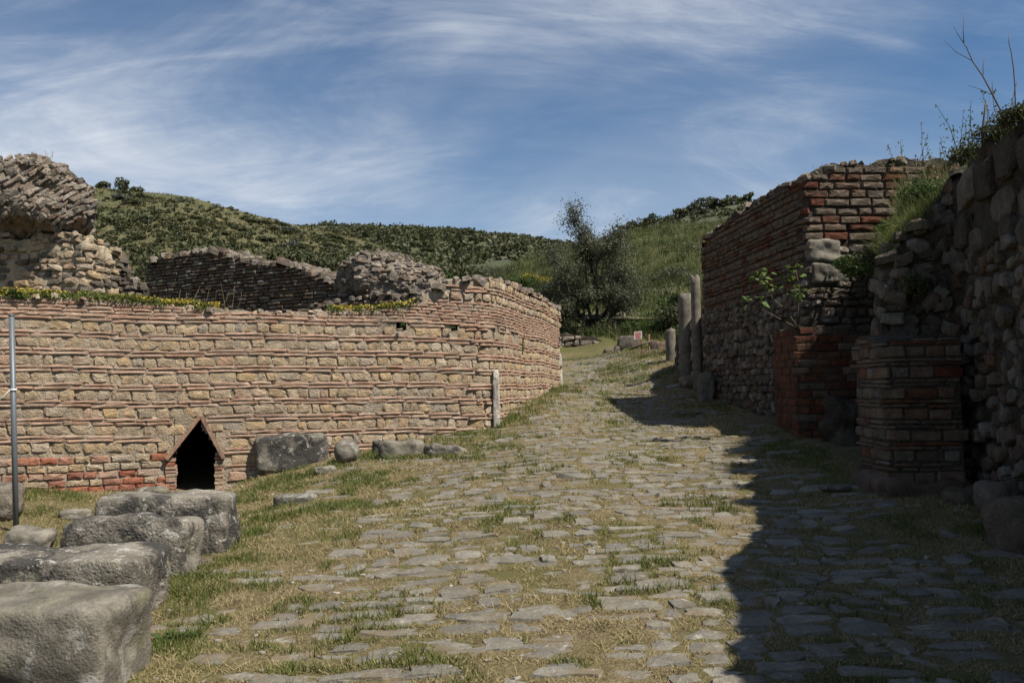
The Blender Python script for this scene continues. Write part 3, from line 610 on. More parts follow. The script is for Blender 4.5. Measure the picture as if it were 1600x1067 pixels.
for sj in (s_d0 - .045, s_d1 + .045):
    zj = z_b - .05
    while zj < z_e - .03:
        hj = random.choice([.035, .04, .06]); A0, A1 = sj - .055 + random.gauss(0, .008), sj + .055 + random.gauss(0, .008); part('jamb_brick', *slab(A0, zj, A1, zj + random.gauss(0, .003), hj, .028 + random.gauss(0, .006), -.25), random.choice([M_BRICK, M_BRICK, M_REDW, M_STONE]), mouth); zj += hj + .012
for (hs, hz, w, h) in holes:
    V, T = box(-w / 2 - .03, w / 2 + .03, 0, .2, -h / 2 - .03, h / 2 + .03); keep = [k for k in range(12) if k not in (4, 10, 5, 11)]
    x, y = LEFT.xy(hs); dx, dy = LEFT.frame(hs); A = np.array([[dx, -dy, 0], [dy, dx, 0], [0, 0, 1]]); T2 = T[[k for k in range(12) if not np.all(V[T[k]][:, 1] < 1e-6)]]
    part('putlog_recess', V @ A.T + np.array([x, y, hz]), T2, M_DARK, wall_l)

# pale guard stones at the two corners of the left wall
def guard(name, label, px, y_top, y_bot, Y, w, mat=M_MARBLE, cat='guard stone', seed=1, dep=None, **kw):
    b = at(px, y_bot, Y); t = at(px, y_top, Y); h = t[2] - b[2] + .25
    V, T = place(rock((w, dep or w, h), seed, 14, 6, .05, 4, .006), (b[0], b[1], b[2] - .25)); return single(name, V, T, mat, label, cat, **kw)
guard('guard_stone', 'pale pitted upright stone on the corner of the banded left wall', 776, 578, 672, float(CO[1]) + .07, .10, seed=3, dep=.13)
guard('guard_stone', 'pale worn upright stone at the far end of the banded left wall', 873, 552, 602, float(EN[1]) - .1, .16, seed=5)

# ------------------------------------------------------------------ right wall: brick above rubble
RTOP = RIGHT.profile([(1098, 385), (1110, 372), (1130, 352), (1160, 332), (1200, 309), (1235, 290), (1262, 279), (1270, 276), (1290, 268), (1310, 259), (1350, 255), (1400, 252), (1450, 253), (1500, 256)])
wall_r = root('masonry_wall', 'tall shaded wall of dark red bricks above rubble, right of the road', 'wall', (3.75, 12.5, 1.2))
s_rc = RIGHT.s_of(1266); s_r0 = 1.05
for k in range(len(RIGHT.s)):
    if np.hypot(RIGHT.x[k] - RCOR[0], RIGHT.y[k] - RCOR[1]) < .06: s_rc = RIGHT.s[k]
_rt = RTOP
def RTOP(s): return np.where(np.asarray(s) < 1.15, _rt(np.full_like(np.asarray(s, float), 1.2)), _rt(s))
core(RIGHT, RTOP, .4, .5, M_DMORT, wall_r, recess=.004, rough=.014, seed=14, toprough=.05)
PR = Pieces(wall_r, 300)
z = 3.0
while z < 4.6:
    h = random.choice([.075, .08, .05, .045]); lim = lambda c: c > s_rc or True
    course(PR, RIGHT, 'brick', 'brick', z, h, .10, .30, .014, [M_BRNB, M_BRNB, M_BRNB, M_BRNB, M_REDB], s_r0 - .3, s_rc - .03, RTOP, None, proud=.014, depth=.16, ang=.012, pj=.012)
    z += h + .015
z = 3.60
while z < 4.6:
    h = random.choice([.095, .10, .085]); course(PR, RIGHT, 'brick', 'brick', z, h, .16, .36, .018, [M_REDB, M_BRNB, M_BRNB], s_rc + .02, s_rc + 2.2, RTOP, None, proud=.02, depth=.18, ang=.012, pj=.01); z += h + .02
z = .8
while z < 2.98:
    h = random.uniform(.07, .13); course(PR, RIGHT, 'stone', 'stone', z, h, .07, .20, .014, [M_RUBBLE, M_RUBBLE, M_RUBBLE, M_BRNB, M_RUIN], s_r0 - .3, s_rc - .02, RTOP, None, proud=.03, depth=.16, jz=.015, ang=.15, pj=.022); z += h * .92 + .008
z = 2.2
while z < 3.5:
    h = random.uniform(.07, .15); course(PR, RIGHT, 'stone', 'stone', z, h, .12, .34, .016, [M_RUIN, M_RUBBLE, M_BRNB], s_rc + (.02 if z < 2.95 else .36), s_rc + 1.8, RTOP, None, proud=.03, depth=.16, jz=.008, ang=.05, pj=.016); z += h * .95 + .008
cap_stones(PR, RIGHT, RTOP, .9, RIGHT.L, .5, .15, .10, [M_BRNB, M_RUIN, M_BRNB], prob=.8)
x, y = RIGHT.xy(s_rc + .13); e = np.array([1.0, .05, 0]); n = np.array([.05, -1.0, 0])
for k, (zz, w, h) in enumerate(((3.41, .46, .30), (3.12, .36, .28))):
    part('quoin_stone', *place(rock((w, .34, h), 320 + k, 12, 9, .05, 3.5, .008), (x + .06, y + .12, zz - h / 2), .05), M_PALEB, wall_r, True)
PR.done()

# red brick pillar standing against it
def pillar(label, path, top, bot, rows, rt_loc, seed, mort=M_DMORT, depth=.14, name='brick_pillar', thick=.4, toprough=.02):
    rt = root(name, label, 'pillar', rt_loc); core(path, top, bot, thick, mort, rt, recess=.0, rough=.006, seed=seed, toprough=toprough); P = Pieces(rt, 300); rows(P); P.done(); return rt
RP = Path([(3.60, 11.0), (3.56, 10.05), (4.5, 10.0)], [0, .05, 0])
rp_top = lambda s: 2.36 + 0 * np.asarray(s) - .08 * sstep(1.2, 1.9, s)
def rows_red(P):
    z = .62; k = 0
    while z < 2.4:
        h = .085; course(P, RP, 'brick', 'brick', z, h, .07, .15, .012, [M_REDB], 0, .93, rp_top, None, proud=.006, depth=.07, ang=.01, pj=.005)
        course(P, RP, 'brick', 'brick', z, h, .16, .32, .013, [M_REDB, M_REDB, M_REDB, M_BRNB], .96, 1.85, rp_top, None, proud=.006, depth=.08, ang=.01, pj=.006); z += h + .014; k += 1
pillar('red brick pillar built against the rubble wall with a fig growing on top', RP, rp_top, .4, rows_red, (3.9, 10.3, .95), 21, thick=.45)
NP = Path([(3.22, 7.5), (3.17, 6.82), (3.78, 6.77)], [0, .09, 0])
np_top = lambda s: 2.03 + .03 * np.sin(np.asarray(s) * 7)
def rows_near(P):
    z = .80; k = 0
    while z < 2.1:
        h = (.088, .024, .026)[k % 3]; lo, hi = ((.11, .26), (.12, .40), (.1, .36))[k % 3]
        course(P, NP, 'brick', 'brick', z + h / 2, h, lo, hi, .013, [M_BRNB, M_BRNB, M_BRNB, M_RUBBLE, M_BRNB, M_BRNB, M_REDB], 0, NP.L - .02, np_top, None, proud=.008, depth=.075, ang=.012, pj=.006, ground=False); z += h + .013; k += 1
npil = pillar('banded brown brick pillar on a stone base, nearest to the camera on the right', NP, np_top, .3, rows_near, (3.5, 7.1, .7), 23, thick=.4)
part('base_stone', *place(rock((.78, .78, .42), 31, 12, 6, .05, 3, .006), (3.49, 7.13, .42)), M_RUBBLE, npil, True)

# near right wall of round rubble stones
ntop = NEAR.profile([(1362, 436), (1375, 418), (1400, 388), (1430, 362), (1460, 332), (1487, 296), (1493, 282), (1520, 258), (1560, 228), (1600, 197)])
s_fr = NEAR.s_of(1600)
def NTOP(s): return np.where(np.asarray(s) < 3.0, 2.62 + .28 * np.clip(3.0 - np.asarray(s), 0, 3), ntop(s) + .38 * sstep(s_fr + .5, s_fr + 2.2, s))
wall_n = root('rubble_wall', 'dark shaded rubble wall of rounded stones at the right edge, grass on top', 'wall', (3.7, 5.8, .6))
core(NEAR, NTOP, .1, .55, M_DMORT, wall_n, recess=.01, rough=.03, seed=33, toprough=.07, ds=.06)
PN = Pieces(wall_n, 300)
z = .45
while z < 3.8:
    big = z > 2.75; h = random.uniform(.20, .34) if big else random.uniform(.07, .14)
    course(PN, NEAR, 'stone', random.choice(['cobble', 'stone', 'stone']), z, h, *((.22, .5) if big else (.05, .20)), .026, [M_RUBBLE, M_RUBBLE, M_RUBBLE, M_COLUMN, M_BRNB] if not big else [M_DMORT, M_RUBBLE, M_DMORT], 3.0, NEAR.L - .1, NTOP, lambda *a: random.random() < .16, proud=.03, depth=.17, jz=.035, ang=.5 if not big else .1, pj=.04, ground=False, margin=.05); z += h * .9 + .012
z = 2.1
while z < 3.7:
    h = random.uniform(.08, .16); course(PN, NEAR, 'stone', 'stone', z, h, .09, .26, .02, [M_RUBBLE, M_RUBBLE, M_DMORT], NEAR.s_of(1366), NEAR.s_of(1500), NTOP, lambda *a: random.random() < .15, proud=.035, depth=.2, jz=.02, ang=.2, pj=.03, ground=False, margin=-.02); z += h * .92
cap_stones(PN, NEAR, NTOP, NEAR.s_of(1366), NEAR.s_of(1488), .55, .15, .12, [M_RUBBLE, M_DMORT, M_RUBBLE], prob=.85)
PN.done()
for k, (px, py, Y, d3, rz, lab) in enumerate(((1515, 775, 6.6, (.45, .3, .14), .2, 'flat pale slab lying at the foot of the rubble wall beside the brown pillar'), (1560, 800, 6.2, (.36, .32, .30), .7, 'lumpy tan stone at the foot of the rubble wall, right of the flat slab'), (1592, 870, 5.45, (.34, .4, .36), .3, 'dark boulder at the right edge of the picture beside the rubble wall'))):
    p = at(px, py, Y); single('boulder', *place(rock(d3, 50 + k, 10, 3.5, .09, 3), (p[0], p[1], float(gz(p[0], p[1])) - .04), rz), M_RUBBLE, lab, 'stone')
p = at(1318, 700, 9.6); single('masonry_lump', *place(rock((.60, .5, .72), 57, 16, 3.0, .14, 3.5, .02), (p[0] + .16, p[1] + .1, float(gz(p[0], p[1])) - .2), .3), M_DMORT, 'grey lump of old masonry between the red and the brown brick pillar', 'masonry')
p = ground_hit(1305, 766); single('stone_flake', *place(rock((.26, .16, .05), 58, 8, 4, .08, 3), (p[0], p[1], p[2] + .0), -.2), M_PALEB, 'small pale flat stone lying in the shaded grass near the pillars', 'stone')

# ------------------------------------------------------------------ columns, far wall, sign
def column(label, px, y_top, y_bot, Y, wpx, seed, mat=M_COLUMN, lean=0.0, broken=.04):
    b = at(px, y_bot, Y); t = at(px, y_top, Y); r = wpx / 2 / FPX * Y; n = 20; zs = np.linspace(b[2] - .3, t[2], 18); V = []
    for i, z in enumerate(zs):
        a = np.arange(n) * 2 * math.pi / n; rr = r * (1.04 - .08 * i / 17) * (1 + .03 * fbm(P3(np.cos(a) * 2, np.sin(a) * 2, z * 3), seed, 2)); zz = z + (broken * fbm(P3(np.cos(a) * 1.3, np.sin(a) * 1.3, seed), seed, 2) if i == 17 else 0)
        V.append(P3(b[0] + np.cos(a) * rr + lean * (z - b[2]), b[1] + np.sin(a) * rr, zz))
    V = np.concatenate(V + [np.array([[b[0] + lean * (t[2] - b[2]), b[1], t[2] - .02]])]); T = []
    for i in range(17):
        for k in range(n): a, c = i * n + k, i * n + (k + 1) % n; T += [[a, c, c + n], [a, c + n, a + n]]
    T += [[17 * n + k, 17 * n + (k + 1) % n, 18 * n] for k in range(n)]
    return single('stone_column', V, np.array(T), mat, label, 'column', True)
column('taller broken stone column right against the end of the brick wall', 1091, 431, 600, 15.6, 15, 3)
column('round stone column standing just left of the taller column by the wall', 1073, 459, 590, 17.6, 20, 4, broken=.01)
column('short stone column stump beside the sign at the road end', 1049, 515, 578, 21.5, 16, 5)
guard('stone_post', 'square upright stone post in shade at the foot of the right wall', 1103, 583, 641, 14.0, .26, M_COLUMN, 'post', 8)
fw = Path([(4.05, 19.8), (3.92, 17.0), (3.74, 15.4)], 0); fwt = fw.profile([(1057, 540), (1066, 505), (1080, 495), (1096, 486)])
wall_f = root('rubble_wall', 'low rough rubble wall between the columns beyond the brick wall', 'wall', (3.9, 17.2, 1.6)); core(fw, fwt, 1.0, .4, M_DMORT, wall_f, recess=.01, rough=.02, seed=61)
PF = Pieces(wall_f, 300); z = 1.4
while z < 3.6:
    h = random.uniform(.12, .22); course(PF, fw, 'stone', 'stone', z, h, .14, .4, .02, [M_RUBBLE, M_RUIN, M_STONE], 0, fw.L, fwt, None, proud=.03, depth=.2, jz=.01, ang=.08, pj=.02, ground=False); z += h * .95
PF.done()
p = ground_hit(1082, 603); single('boulder', *place(rock((.5, .45, .3), 71, 10, 2.6, .08, 2.5), (p[0], p[1], p[2] - .05)), M_RUIN, 'rounded boulder lying in the shade below the columns', 'stone')
EW = Path([(.4, 31.5), (2.2, 31.4), (3.6, 31.3), (4.4, 31.6)], .2); ewt = EW.profile([(880, 522), (905, 524), (930, 527), (945, 534), (952, 545)])
wall_e = root('dry_stone_wall', 'low dry stone retaining wall at the far end of the road under the olive', 'wall', (2.8, 31.4, 2.8)); core(EW, ewt, 2.2, .6, M_DMORT, wall_e, recess=.03, rough=.04, seed=77, ds=.12, dz=.12)
PE = Pieces(wall_e, 300); z = 2.75
while z < 4.2:
    h = random.uniform(.13, .24); course(PE, EW, 'stone', 'stone', z, h, .2, .55, .03, [M_RUIN, M_RUBBLE, M_RUIN], 0, EW.L, ewt, None, proud=.05, depth=.3, jz=.015, ang=.06, pj=.03, ground=False); z += h * .95
PE.done()
for k, (px, py, w, h, lab) in enumerate(((952, 562, .42, .55, 'squared reddish block at the end of the dry stone wall'), (966, 561, .5, .62, 'pale squared block in the tumbled heap at the road end'), (976, 566, .4, .4, 'tilted dark block at the front of the tumbled heap'), (983, 553, .9, .8, 'large sloping tan boulder on top of the tumbled heap'), (1015, 572, .8, .62, 'grey boulder behind the little red sign posts'), (1030, 560, .7, .7, 'brown block left of the short column stump'))):
    Y = 29.5 if k < 4 else 26.0; p = at(px, py, Y); single('fallen_block', *place(rock((w, w * .8, h), 80 + k, 10, 4, .07, 3), (p[0], p[1], p[2] - .12), .4 * k, .12 * (k % 3), .15 * (k % 2)), M_RUBBLE if k != 0 else M_BRNB, lab, 'block')
sg = ground_hit(1003, 574, 20, 29); Ysg = 24.5; b1 = at(1005, 576, Ysg); b2 = at(1015, 579, Ysg)
sign = root('warning_sign', 'small white sign with red lettering on a rusty post by the barrier', 'sign', b1)
t1 = at(1002, 532, Ysg); part('post', *tube([b1 - [0, 0, .4], t1], .022), M_RUST, sign)
pc = at(997, 524, Ysg); hw, hh = .12, .12; tl = .12
def signbox(x0, x1, z0, z1, y0, y1):
    V, T = box(x0, x1, y0, y1, z0, z1); V = np.stack([V[:, 0], V[:, 1], V[:, 2] + V[:, 0] * tl], -1); return V + pc, T
part('panel', *signbox(-hw, hw, -hh, hh, -.012, .0), plain('sign_white', (.55, .50, .46), .6), sign)
M_SIGNRED = plain('sign_red', (.38, .06, .05), .6)
for k, (a, b) in enumerate(((-.09, .09), (-.095, .08), (-.08, .095), (-.09, .07), (-.07, .08))): part('lettering', *signbox(a, b, (.075 - .042 * k) - .013, (.075 - .042 * k) + .011, -.016, -.0125), M_SIGNRED, sign)
t2 = at(1014, 522, Ysg); single('barrier_post', *tube([b2 - [0, 0, .3], t2], .025), M_RUST, 'thin rusty upright post just right of the little sign', 'post', True)
single('barrier_rail', *tube([at(986, 546, Ysg), at(1002, 538, Ysg - .04), at(1019, 533, Ysg - .04)], [.03, .035, .03]), M_TWIG, 'dark wooden rail leaning across the two sign posts', 'rail', True)
for k, (px, py, wpx, hpx, lab) in enumerate(((922, 505, 26, 20, 'dressed stone block half hidden under the olive tree'), (968, 497, 17, 22, 'pale rounded stone on the bank right of the olive trunk'))):
    p = at(px, py + hpx / 2, 35); w = wpx / FPX * 35; h = hpx / FPX * 35; single('bank_stone', *place(rock((w, w * .8, h), 90 + k, 10, 4 - k, .06, 3), p), M_RUIN, lab, 'stone')

# ------------------------------------------------------------------ blocks and stones on the left verge
def blk(name, label, px, py, d3, rz, seed, mat, power=5.5, rough=.05, sink=.04, rx=0, ry=0, n=18, fine=.006, dz=0, Y=None):
    """px, py: middle of the front foot of the stone"""
    p = ground_hit(px, py) if Y is None else np.array([*at(px, py, Y)[:2], 0]); f = np.array([math.sin(rz), math.cos(rz)]) * d3[1] / 2 * np.array([-1, 1]); x, y = p[0] + f[0], p[1] + f[1]
    return single(name, *place(rock(d3, seed, n, power, rough, 3.2, fine), (x, y, float(gz(x, y)) - sink + dz), rz, rx, ry), mat, label, 'stone block')
blk('kerb_block', 'nearest big grey rounded block at the bottom left corner', -30, 1100, (1.08, .50, .50), -.06, 101, M_PALEB, 13, .030, .1, n=36)
blk('kerb_block', 'second big block from the front at the left, half dark with lichen', 40, 988, (1.28, .50, .46), .02, 102, M_BLOCK, 12, .036, .06, n=30)
blk('kerb_block', 'rough black lichened block, third of the row at the left', 188, 912, (.88, .38, .46), .06, 103, M_BLOCK, 9, .055, .05, n=30, rx=-.12)
blk('kerb_block', 'longest far block of the row, grey on top and black on its upper edge', 250, 880, (1.0, .42, .57), .10, 104, M_BLOCK, 13, .036, .05, n=30)
blk('boulder', 'pale grey boulder beside the foot of the steel post', 32, 866, (.42, .36, .26), .1, 105, M_PALEB, 4, .07, .03)
blk('boulder', 'tan rounded rock at the left edge behind the steel post', -8, 818, (.40, .5, .46), .3, 106, M_RUBBLE, 3, .07, .06)
blk('fallen_stone', 'small flat stone in the grass behind the boulder at left', 110, 812, (.32, .22, .11), .1, 107, M_PALEB, 4, .07, .03)
blk('fallen_stone', 'pale stone in front of the tile roofed drain, behind the kerb blocks', 232, 778, (.40, .28, .14), .05, 108, M_PALEB, 4, .07, .02)
blk('stone_block', 'large dark squared block lying against the banded wall', 458, 733, (.98, .36, .50), .30, 109, M_BLOCK, 7, .035, .03, n=26, ry=-.05)
blk('stone_ball', 'round grey stone ball beside the dark squared block', 537, 725, (.34, .34, .33), 0, 110, M_PALEB, 2.1, .02, .03, n=18)
blk('stone_block', 'pale squared stone right of the stone ball at the wall foot', 630, 714, (.60, .26, .24), .32, 111, M_PALEB, 6, .05, .03)
blk('stone_block', 'small grey cube of stone between the ball and the pale block', 594, 708, (.19, .18, .19), .3, 112, M_BLOCK, 6, .05, .03)
blk('stone_block', 'low grey slab tapering into the grass at the end of the stone row', 698, 712, (.56, .22, .17), .30, 113, M_BLOCK, 3.5, .06, .04, ry=.10)
blk('fallen_stone', 'small pale stone in the grass just below the stone ball', 508, 741, (.27, .17, .12), .25, 114, M_PALEB, 4, .08, .03)
blk('stone_slab', 'squared grey slab sunk in the grass right of the kerb blocks', 455, 790, (.42, .26, .13), -.1, 115, M_PALEB, 6, .04, .04)
blk('stone_slab', 'thin flat slab in the grass just beyond the squared slab', 500, 774, (.36, .24, .07), .1, 116, M_PALEB, 4, .06, .03)
post = root('steel_post', 'slim grey steel post standing at the left edge before the wall', 'post', ground_hit(27, 832))
pb = np.array(post.location); Yp = pb[1]; ptop = at(18, 493, Yp); part('tube', *tube([pb - [0, 0, .3], ptop], .028, 14), M_METAL, post, True)
part('top_cap', *tube([ptop - [0, 0, .01], ptop + [0, 0, .012]], .030, 14), M_METAL, post, True)
kn = at(21, 609, Yp); M_TIE = plain('white_tie', (.62, .64, .66), .5)
part('tie', *tube([kn - [0, 0, .012], kn + [0, 0, .012]], .034, 12), M_TIE, post, True)
part('tie_wire', *tube([kn + [-.02, -.03, 0], kn + [-.12, -.03, -.10], kn + [-.3, -.02, -.30]], .004, 5), M_TIE, post, True)
# ------------------------------------------------------------------ ruins on the terrace behind the left wall
def mass(name, label, px, py, Y, rad, tilt, seed, mortar, mats, n, ssz, power=2.5, rough=.13, lean=0.0, rz=0.0, dz=0):
    c = at(px, py, Y); V, T = place(rock((rad[0] * 2, rad[1] * 2, rad[2] * 2), seed, 22, power, rough, 2.2, .02), (0, 0, -rad[2])); V, T = place((V, T), c + [0, 0, dz], rz, 0, lean)
    rt = root(name, label, 'ruin', (c[0], c[1], V[:, 2].min())); part('mortar_core', V, T, mortar, rt, True); P = Pieces(rt, 300)
    A = V[T]; nr = np.cross(A[:, 1] - A[:, 0], A[:, 2] - A[:, 0]); ar = np.linalg.norm(nr, axis=1); nr = nr / (ar[:, None] + 1e-9); cen = V.mean(0)
    flip = np.sign(((A.mean(1) - cen) * nr).sum(1)); nr = nr * flip[:, None]; sn = np.array([-math.sin(tilt), -.25, math.cos(tilt)]); sn /= np.linalg.norm(sn)
    for k in rng.choice(len(T), n,  p=ar / ar.sum()):
        w = rng.dirichlet([1, 1, 1]); p = w @ A[k]; N_ = nr[k]
        if N_[1] > .55 or N_[2] < -.75: continue
        L0 = np.round(((p - cen) @ sn) / (ssz * .75)) * ssz * .75 - (p - cen) @ sn; p = p + sn * L0 * .6 + N_ * rng.normal(0, .02); q_ = rng.normal(0, .14, 3)
        ex = np.cross(sn + q_, N_ + 1e-3)
        if np.linalg.norm(ex) < .35: ex = np.cross(N_, rng.normal(0, 1, 3))
        ex /= np.linalg.norm(ex); N2 = N_ + rng.normal(0, .16, 3); N2 -= ex * (N2 @ ex); N2 /= np.linalg.norm(N2); ey = np.cross(N2, ex)
        P.add('stone', random.choice(['stone', 'stone', 'brick']), p, ex, ey, N2, ssz * rng.uniform(.7, 2.6), ssz * rng.uniform(.4, 1.0), ssz * rng.uniform(.5, 1.0), random.choice(mats))
    P.done(); return rt
mass('fallen_masonry', 'huge tilted lump of layered rubble perched on the ruin at the upper left', 40, 322, 12.9, (1.02, .8, .74), R(38), 201, M_RUIN, [M_RUIN, M_RUIN, M_RUBBLE], 1300, .105, 2.6, .12, lean=-.12)
mass('fallen_masonry', 'smaller dark lump of collapsed vault masonry behind the banded wall', 612, 446, 15.2, (1.0, .7, .42), R(-10), 202, M_RUIN, [M_RUIN, M_RUIN, M_RUBBLE], 1100, .095, 2.6, .14, lean=.10)
def ruin(name, label, px0, px1, Y0, Y1, prof, mort, mats, rows, seed, thick=.5, hole=None, cap=None, capsz=.11, zb=1.9, bk='stone', cat='wall', pj=.015, proud=.025, capthick=None, ret=0):
    a, b = at(px0, 450, Y0), at(px1, 450, Y1); pa = Path([(a[0], a[1]), (b[0], b[1])] + ([(b[0] + .1, b[1] + ret)] if ret else []), .2 if ret else 0); tp = pa.profile(prof); rt = root(name, label, cat, ((a[0] + b[0]) / 2, (a[1] + b[1]) / 2, 2.4))
    hf = (lambda s, z: hole(pa, s, z)) if hole else None
    core(pa, tp, zb, thick, mort, rt, hole=hf, recess=.01, rough=.03, seed=seed, toprough=.05, ds=.06, dz=.06); P = Pieces(rt, 300)
    sk = (lambda c, z, l, h: bool(hole(pa, np.array([c]), np.array([z]))[0])) if hole else None; z = zb + .4
    while z < 5.5:
        nm, kd, h, lo, hi, jz, an = rows(z); course(P, pa, nm, kd, z, h, lo, hi, .02, mats, 0, pa.L, tp, sk, proud=proud, depth=.16, jz=jz, ang=an, pj=pj, ground=False); z += h + .014
    if cap: cap_stones(P, pa, tp, 0, pa.L, capthick or thick, .16, capsz, cap, prob=.9)
    P.done(); return rt
ruin('ruined_wall', 'cream mortared rubble wall carrying the huge tilted lump at upper left', -90, 142, 12.75, 12.55, [(-90, 360), (0, 368), (30, 378), (60, 372), (90, 366), (125, 368), (142, 385)], M_CREAM, [M_STONE, M_STONE, M_RUBBLE], lambda z: ('stone', 'stone', random.uniform(.07, .12), .10, .28, .012, .12), 211, .6, cap=[M_STONE, M_CREAM], zb=2.1, pj=.02, proud=.012, ret=.6)
def arch_hole(pa, s, z):
    s0 = pa.s_of(150); z0 = at(150, 428, 13.4)[2]; return ((s - s0) / .17) ** 2 + ((z - z0) / .27) ** 2 < 1
ruin('ruined_wall', 'small grey broken stub with a hole, right of the cream ruin', 126, 222, 13.3, 13.5, [(126, 378), (150, 380), (168, 384), (180, 398), (192, 416), (205, 434), (222, 448)], M_DMORT, [M_RUIN, M_RUBBLE], lambda z: ('stone', 'stone', random.uniform(.05, .09), .08, .2, .01, .1), 212, .55, hole=arch_hole, cap=[M_RUIN, M_RUBBLE], capsz=.10, zb=2.1)
ruin('ruined_wall', 'long shaded brick ruin with a broken sloping top behind the banded wall', 228, 552, 17.6, 15.1, [(228, 424), (234, 412), (252, 402), (290, 396), (330, 390), (345, 392), (362, 400), (395, 411), (440, 413), (462, 415), (480, 421), (500, 430), (530, 448), (552, 462)], M_DMORT, [M_BRNB, M_BRNB, M_RUIN], lambda z: ('brick', 'brick', .055, .12, .34, .004, .02), 213, 1.0, cap=[M_RUIN, M_RUBBLE, M_RUIN], capsz=.14, zb=1.9, capthick=1.0)
ruin('ruined_wall', 'low dark rubble wall crossing below the collapsed vault lump', 470, 752, 14.4, 13.55, [(470, 480), (540, 468), (600, 461), (650, 458), (700, 452), (752, 446)], M_DMORT, [M_RUIN, M_RUIN, M_BRNB], lambda z: ('stone', 'stone', random.uniform(.06, .11), .1, .3, .01, .08), 214, .5, cap=[M_RUIN, M_RUBBLE], capsz=.10, zb=2.0)

# ------------------------------------------------------------------ vegetation builders
def leaves(P, size, seed, asp=0.5, flat=0.0, jitter=.4):
    r = np.random.default_rng(seed); n = len(P); a = r.normal(0, 1, (n, 3)); a[:, 2] *= (1 - flat); a /= np.linalg.norm(a, axis=1, keepdims=True) + 1e-9
    b = np.cross(a, r.normal(0, 1, (n, 3))); b /= np.linalg.norm(b, axis=1, keepdims=True) + 1e-9; s = size * r.uniform(1 - jitter, 1 + jitter, (n, 1)); a = a * s * .5; b = b * s * .5 * asp
    V = np.stack([P - a, P - b, P + a, P + b], 1).reshape(-1, 3); return V, np.arange(4 * n).reshape(-1, 4)
def crown_pts(n, rad, lobes, seed, shell=.55, flat_base=True):
    r = np.random.default_rng(seed); c = r.normal(0, 1, (lobes, 3)); c /= np.linalg.norm(c, axis=1, keepdims=True); c *= r.uniform(.25, .72, (lobes, 1))
    if flat_base: c[:, 2] = np.abs(c[:, 2]) * .9 - .25
    lr = r.uniform(.28, .52, lobes); k = r.integers(0, lobes, n); d = r.normal(0, 1, (n, 3)); d /= np.linalg.norm(d, axis=1, keepdims=True)
    P = c[k] + d * (lr[k] * (shell + (1 - shell) * r.uniform(0, 1, n) ** .5))[:, None] * r.uniform(.75, 1.12, (n, 1)); return P * np.array(rad)
def blades(P, h, w, seed, lean=.5, hj=.5):
    r = np.random.default_rng(seed); n = len(P); a = r.uniform(0, 2 * math.pi, n); hh = h * r.uniform(1 - hj, 1 + hj, n); ln = hh * np.abs(r.normal(0, lean, n)); dx = P3(np.cos(a) * ln, np.sin(a) * ln, hh)
    b = r.uniform(0, 2 * math.pi, n); s = P3(np.cos(b), np.sin(b), 0) * (w * r.uniform(.6, 1.4, n))[:, None] * .5
    V = np.stack([P - s, P + s, P + dx], 1).reshape(-1, 3); return V, np.arange(3 * n).reshape(-1, 3)
def twig_mesh(n, rad, seed, r0):
    r = np.random.default_rng(seed); out = []
    for k in range(n):
        d = r.normal(0, 1, 3); d[2] = abs(d[2]) + .5; d /= np.linalg.norm(d); e = d * np.array(rad) * .8; out.append(tube([np.zeros(3) - [0, 0, rad[2] * .5], e * .4 + r.normal(0, .08, 3), e], [r0, r0 * .7, r0 * .25], 5))
    return join(out)
def bush_proto(tag_, rad, n, leaf, lobes, seed, mat, asp=.6, shell=.6):
    P = crown_pts(n, rad, lobes, seed, shell); P[:, 2] += rad[2] * .45; V, Q = leaves(P, leaf, seed, asp); return mesh_np(tag_, V, Q, mat)
_stem = {}
def shrub(name, label, loc, proto, s, group=None, cat='shrub', stems=True, rz=None):
    rt = root(name, label, cat, loc, group); rz = random.uniform(0, 6.28) if rz is None else rz
    s3 = (s, s, s) if np.isscalar(s) else s; o = link('crown', proto, rt); o.scale = s3; o.rotation_euler = (0, 0, rz)
    if stems:
        if 'a' not in _stem: _stem['a'] = mesh_np('stem', *twig_mesh(6, (.5, .5, .6), 5, .03), M_BARK)
        t = link('stem', _stem['a'], rt); t.scale = s3; t.location = (0, 0, .25 * s3[2])
    return rt
BU = {'maq': [bush_proto('crown', (1, 1, .62), 420, .22, 9, 500 + k, M_MAQ) for k in range(5)], 'maqf': [bush_proto('crown', (1, 1, .9), 2600, .11, 16, 520 + k, M_MAQ) for k in range(3)],
      'lush': [bush_proto('crown', (1, 1, .75), 1500, .11, 12, 540 + k, M_LUSH) for k in range(3)], 'olive': [bush_proto('crown', (1, 1, .8), 2000, .085, 14, 560 + k, M_OLIVE, .35) for k in range(3)],
      'yel': [bush_proto('crown', (1, 1, .7), 1500, .075, 11, 580, M_YGREEN, .5)], 'grey': [bush_proto('crown', (1, 1, .75), 500, .2, 8, 590 + k, M_BLUEG) for k in range(2)]}
def mass_of_bushes(name, label, cat, pts, size, kinds, per, leaf, mat, seed, zsc=.7):
    """pts: (n,3) bush feet; one uncountable mass"""
    r = np.random.default_rng(seed); out = []
    for k, p in enumerate(pts):
        s = size * r.uniform(.55, 1.5); P = crown_pts(per, (s, s, s * zsc), 5, seed * 1000 + k, .6); P[:, 2] += s * .3; out.append(P + p)
    V, Q = leaves(np.concatenate(out), leaf, seed, .75); o = link(name, mesh_np(name, V, Q, mat)); tag(o, label, cat, kind='stuff'); return o

M_HDRY = leaf_mat('hill_dry_grass', [(.10, .095, .035), (.15, .125, .05), (.20, .155, .07)], .2, patch=.12)
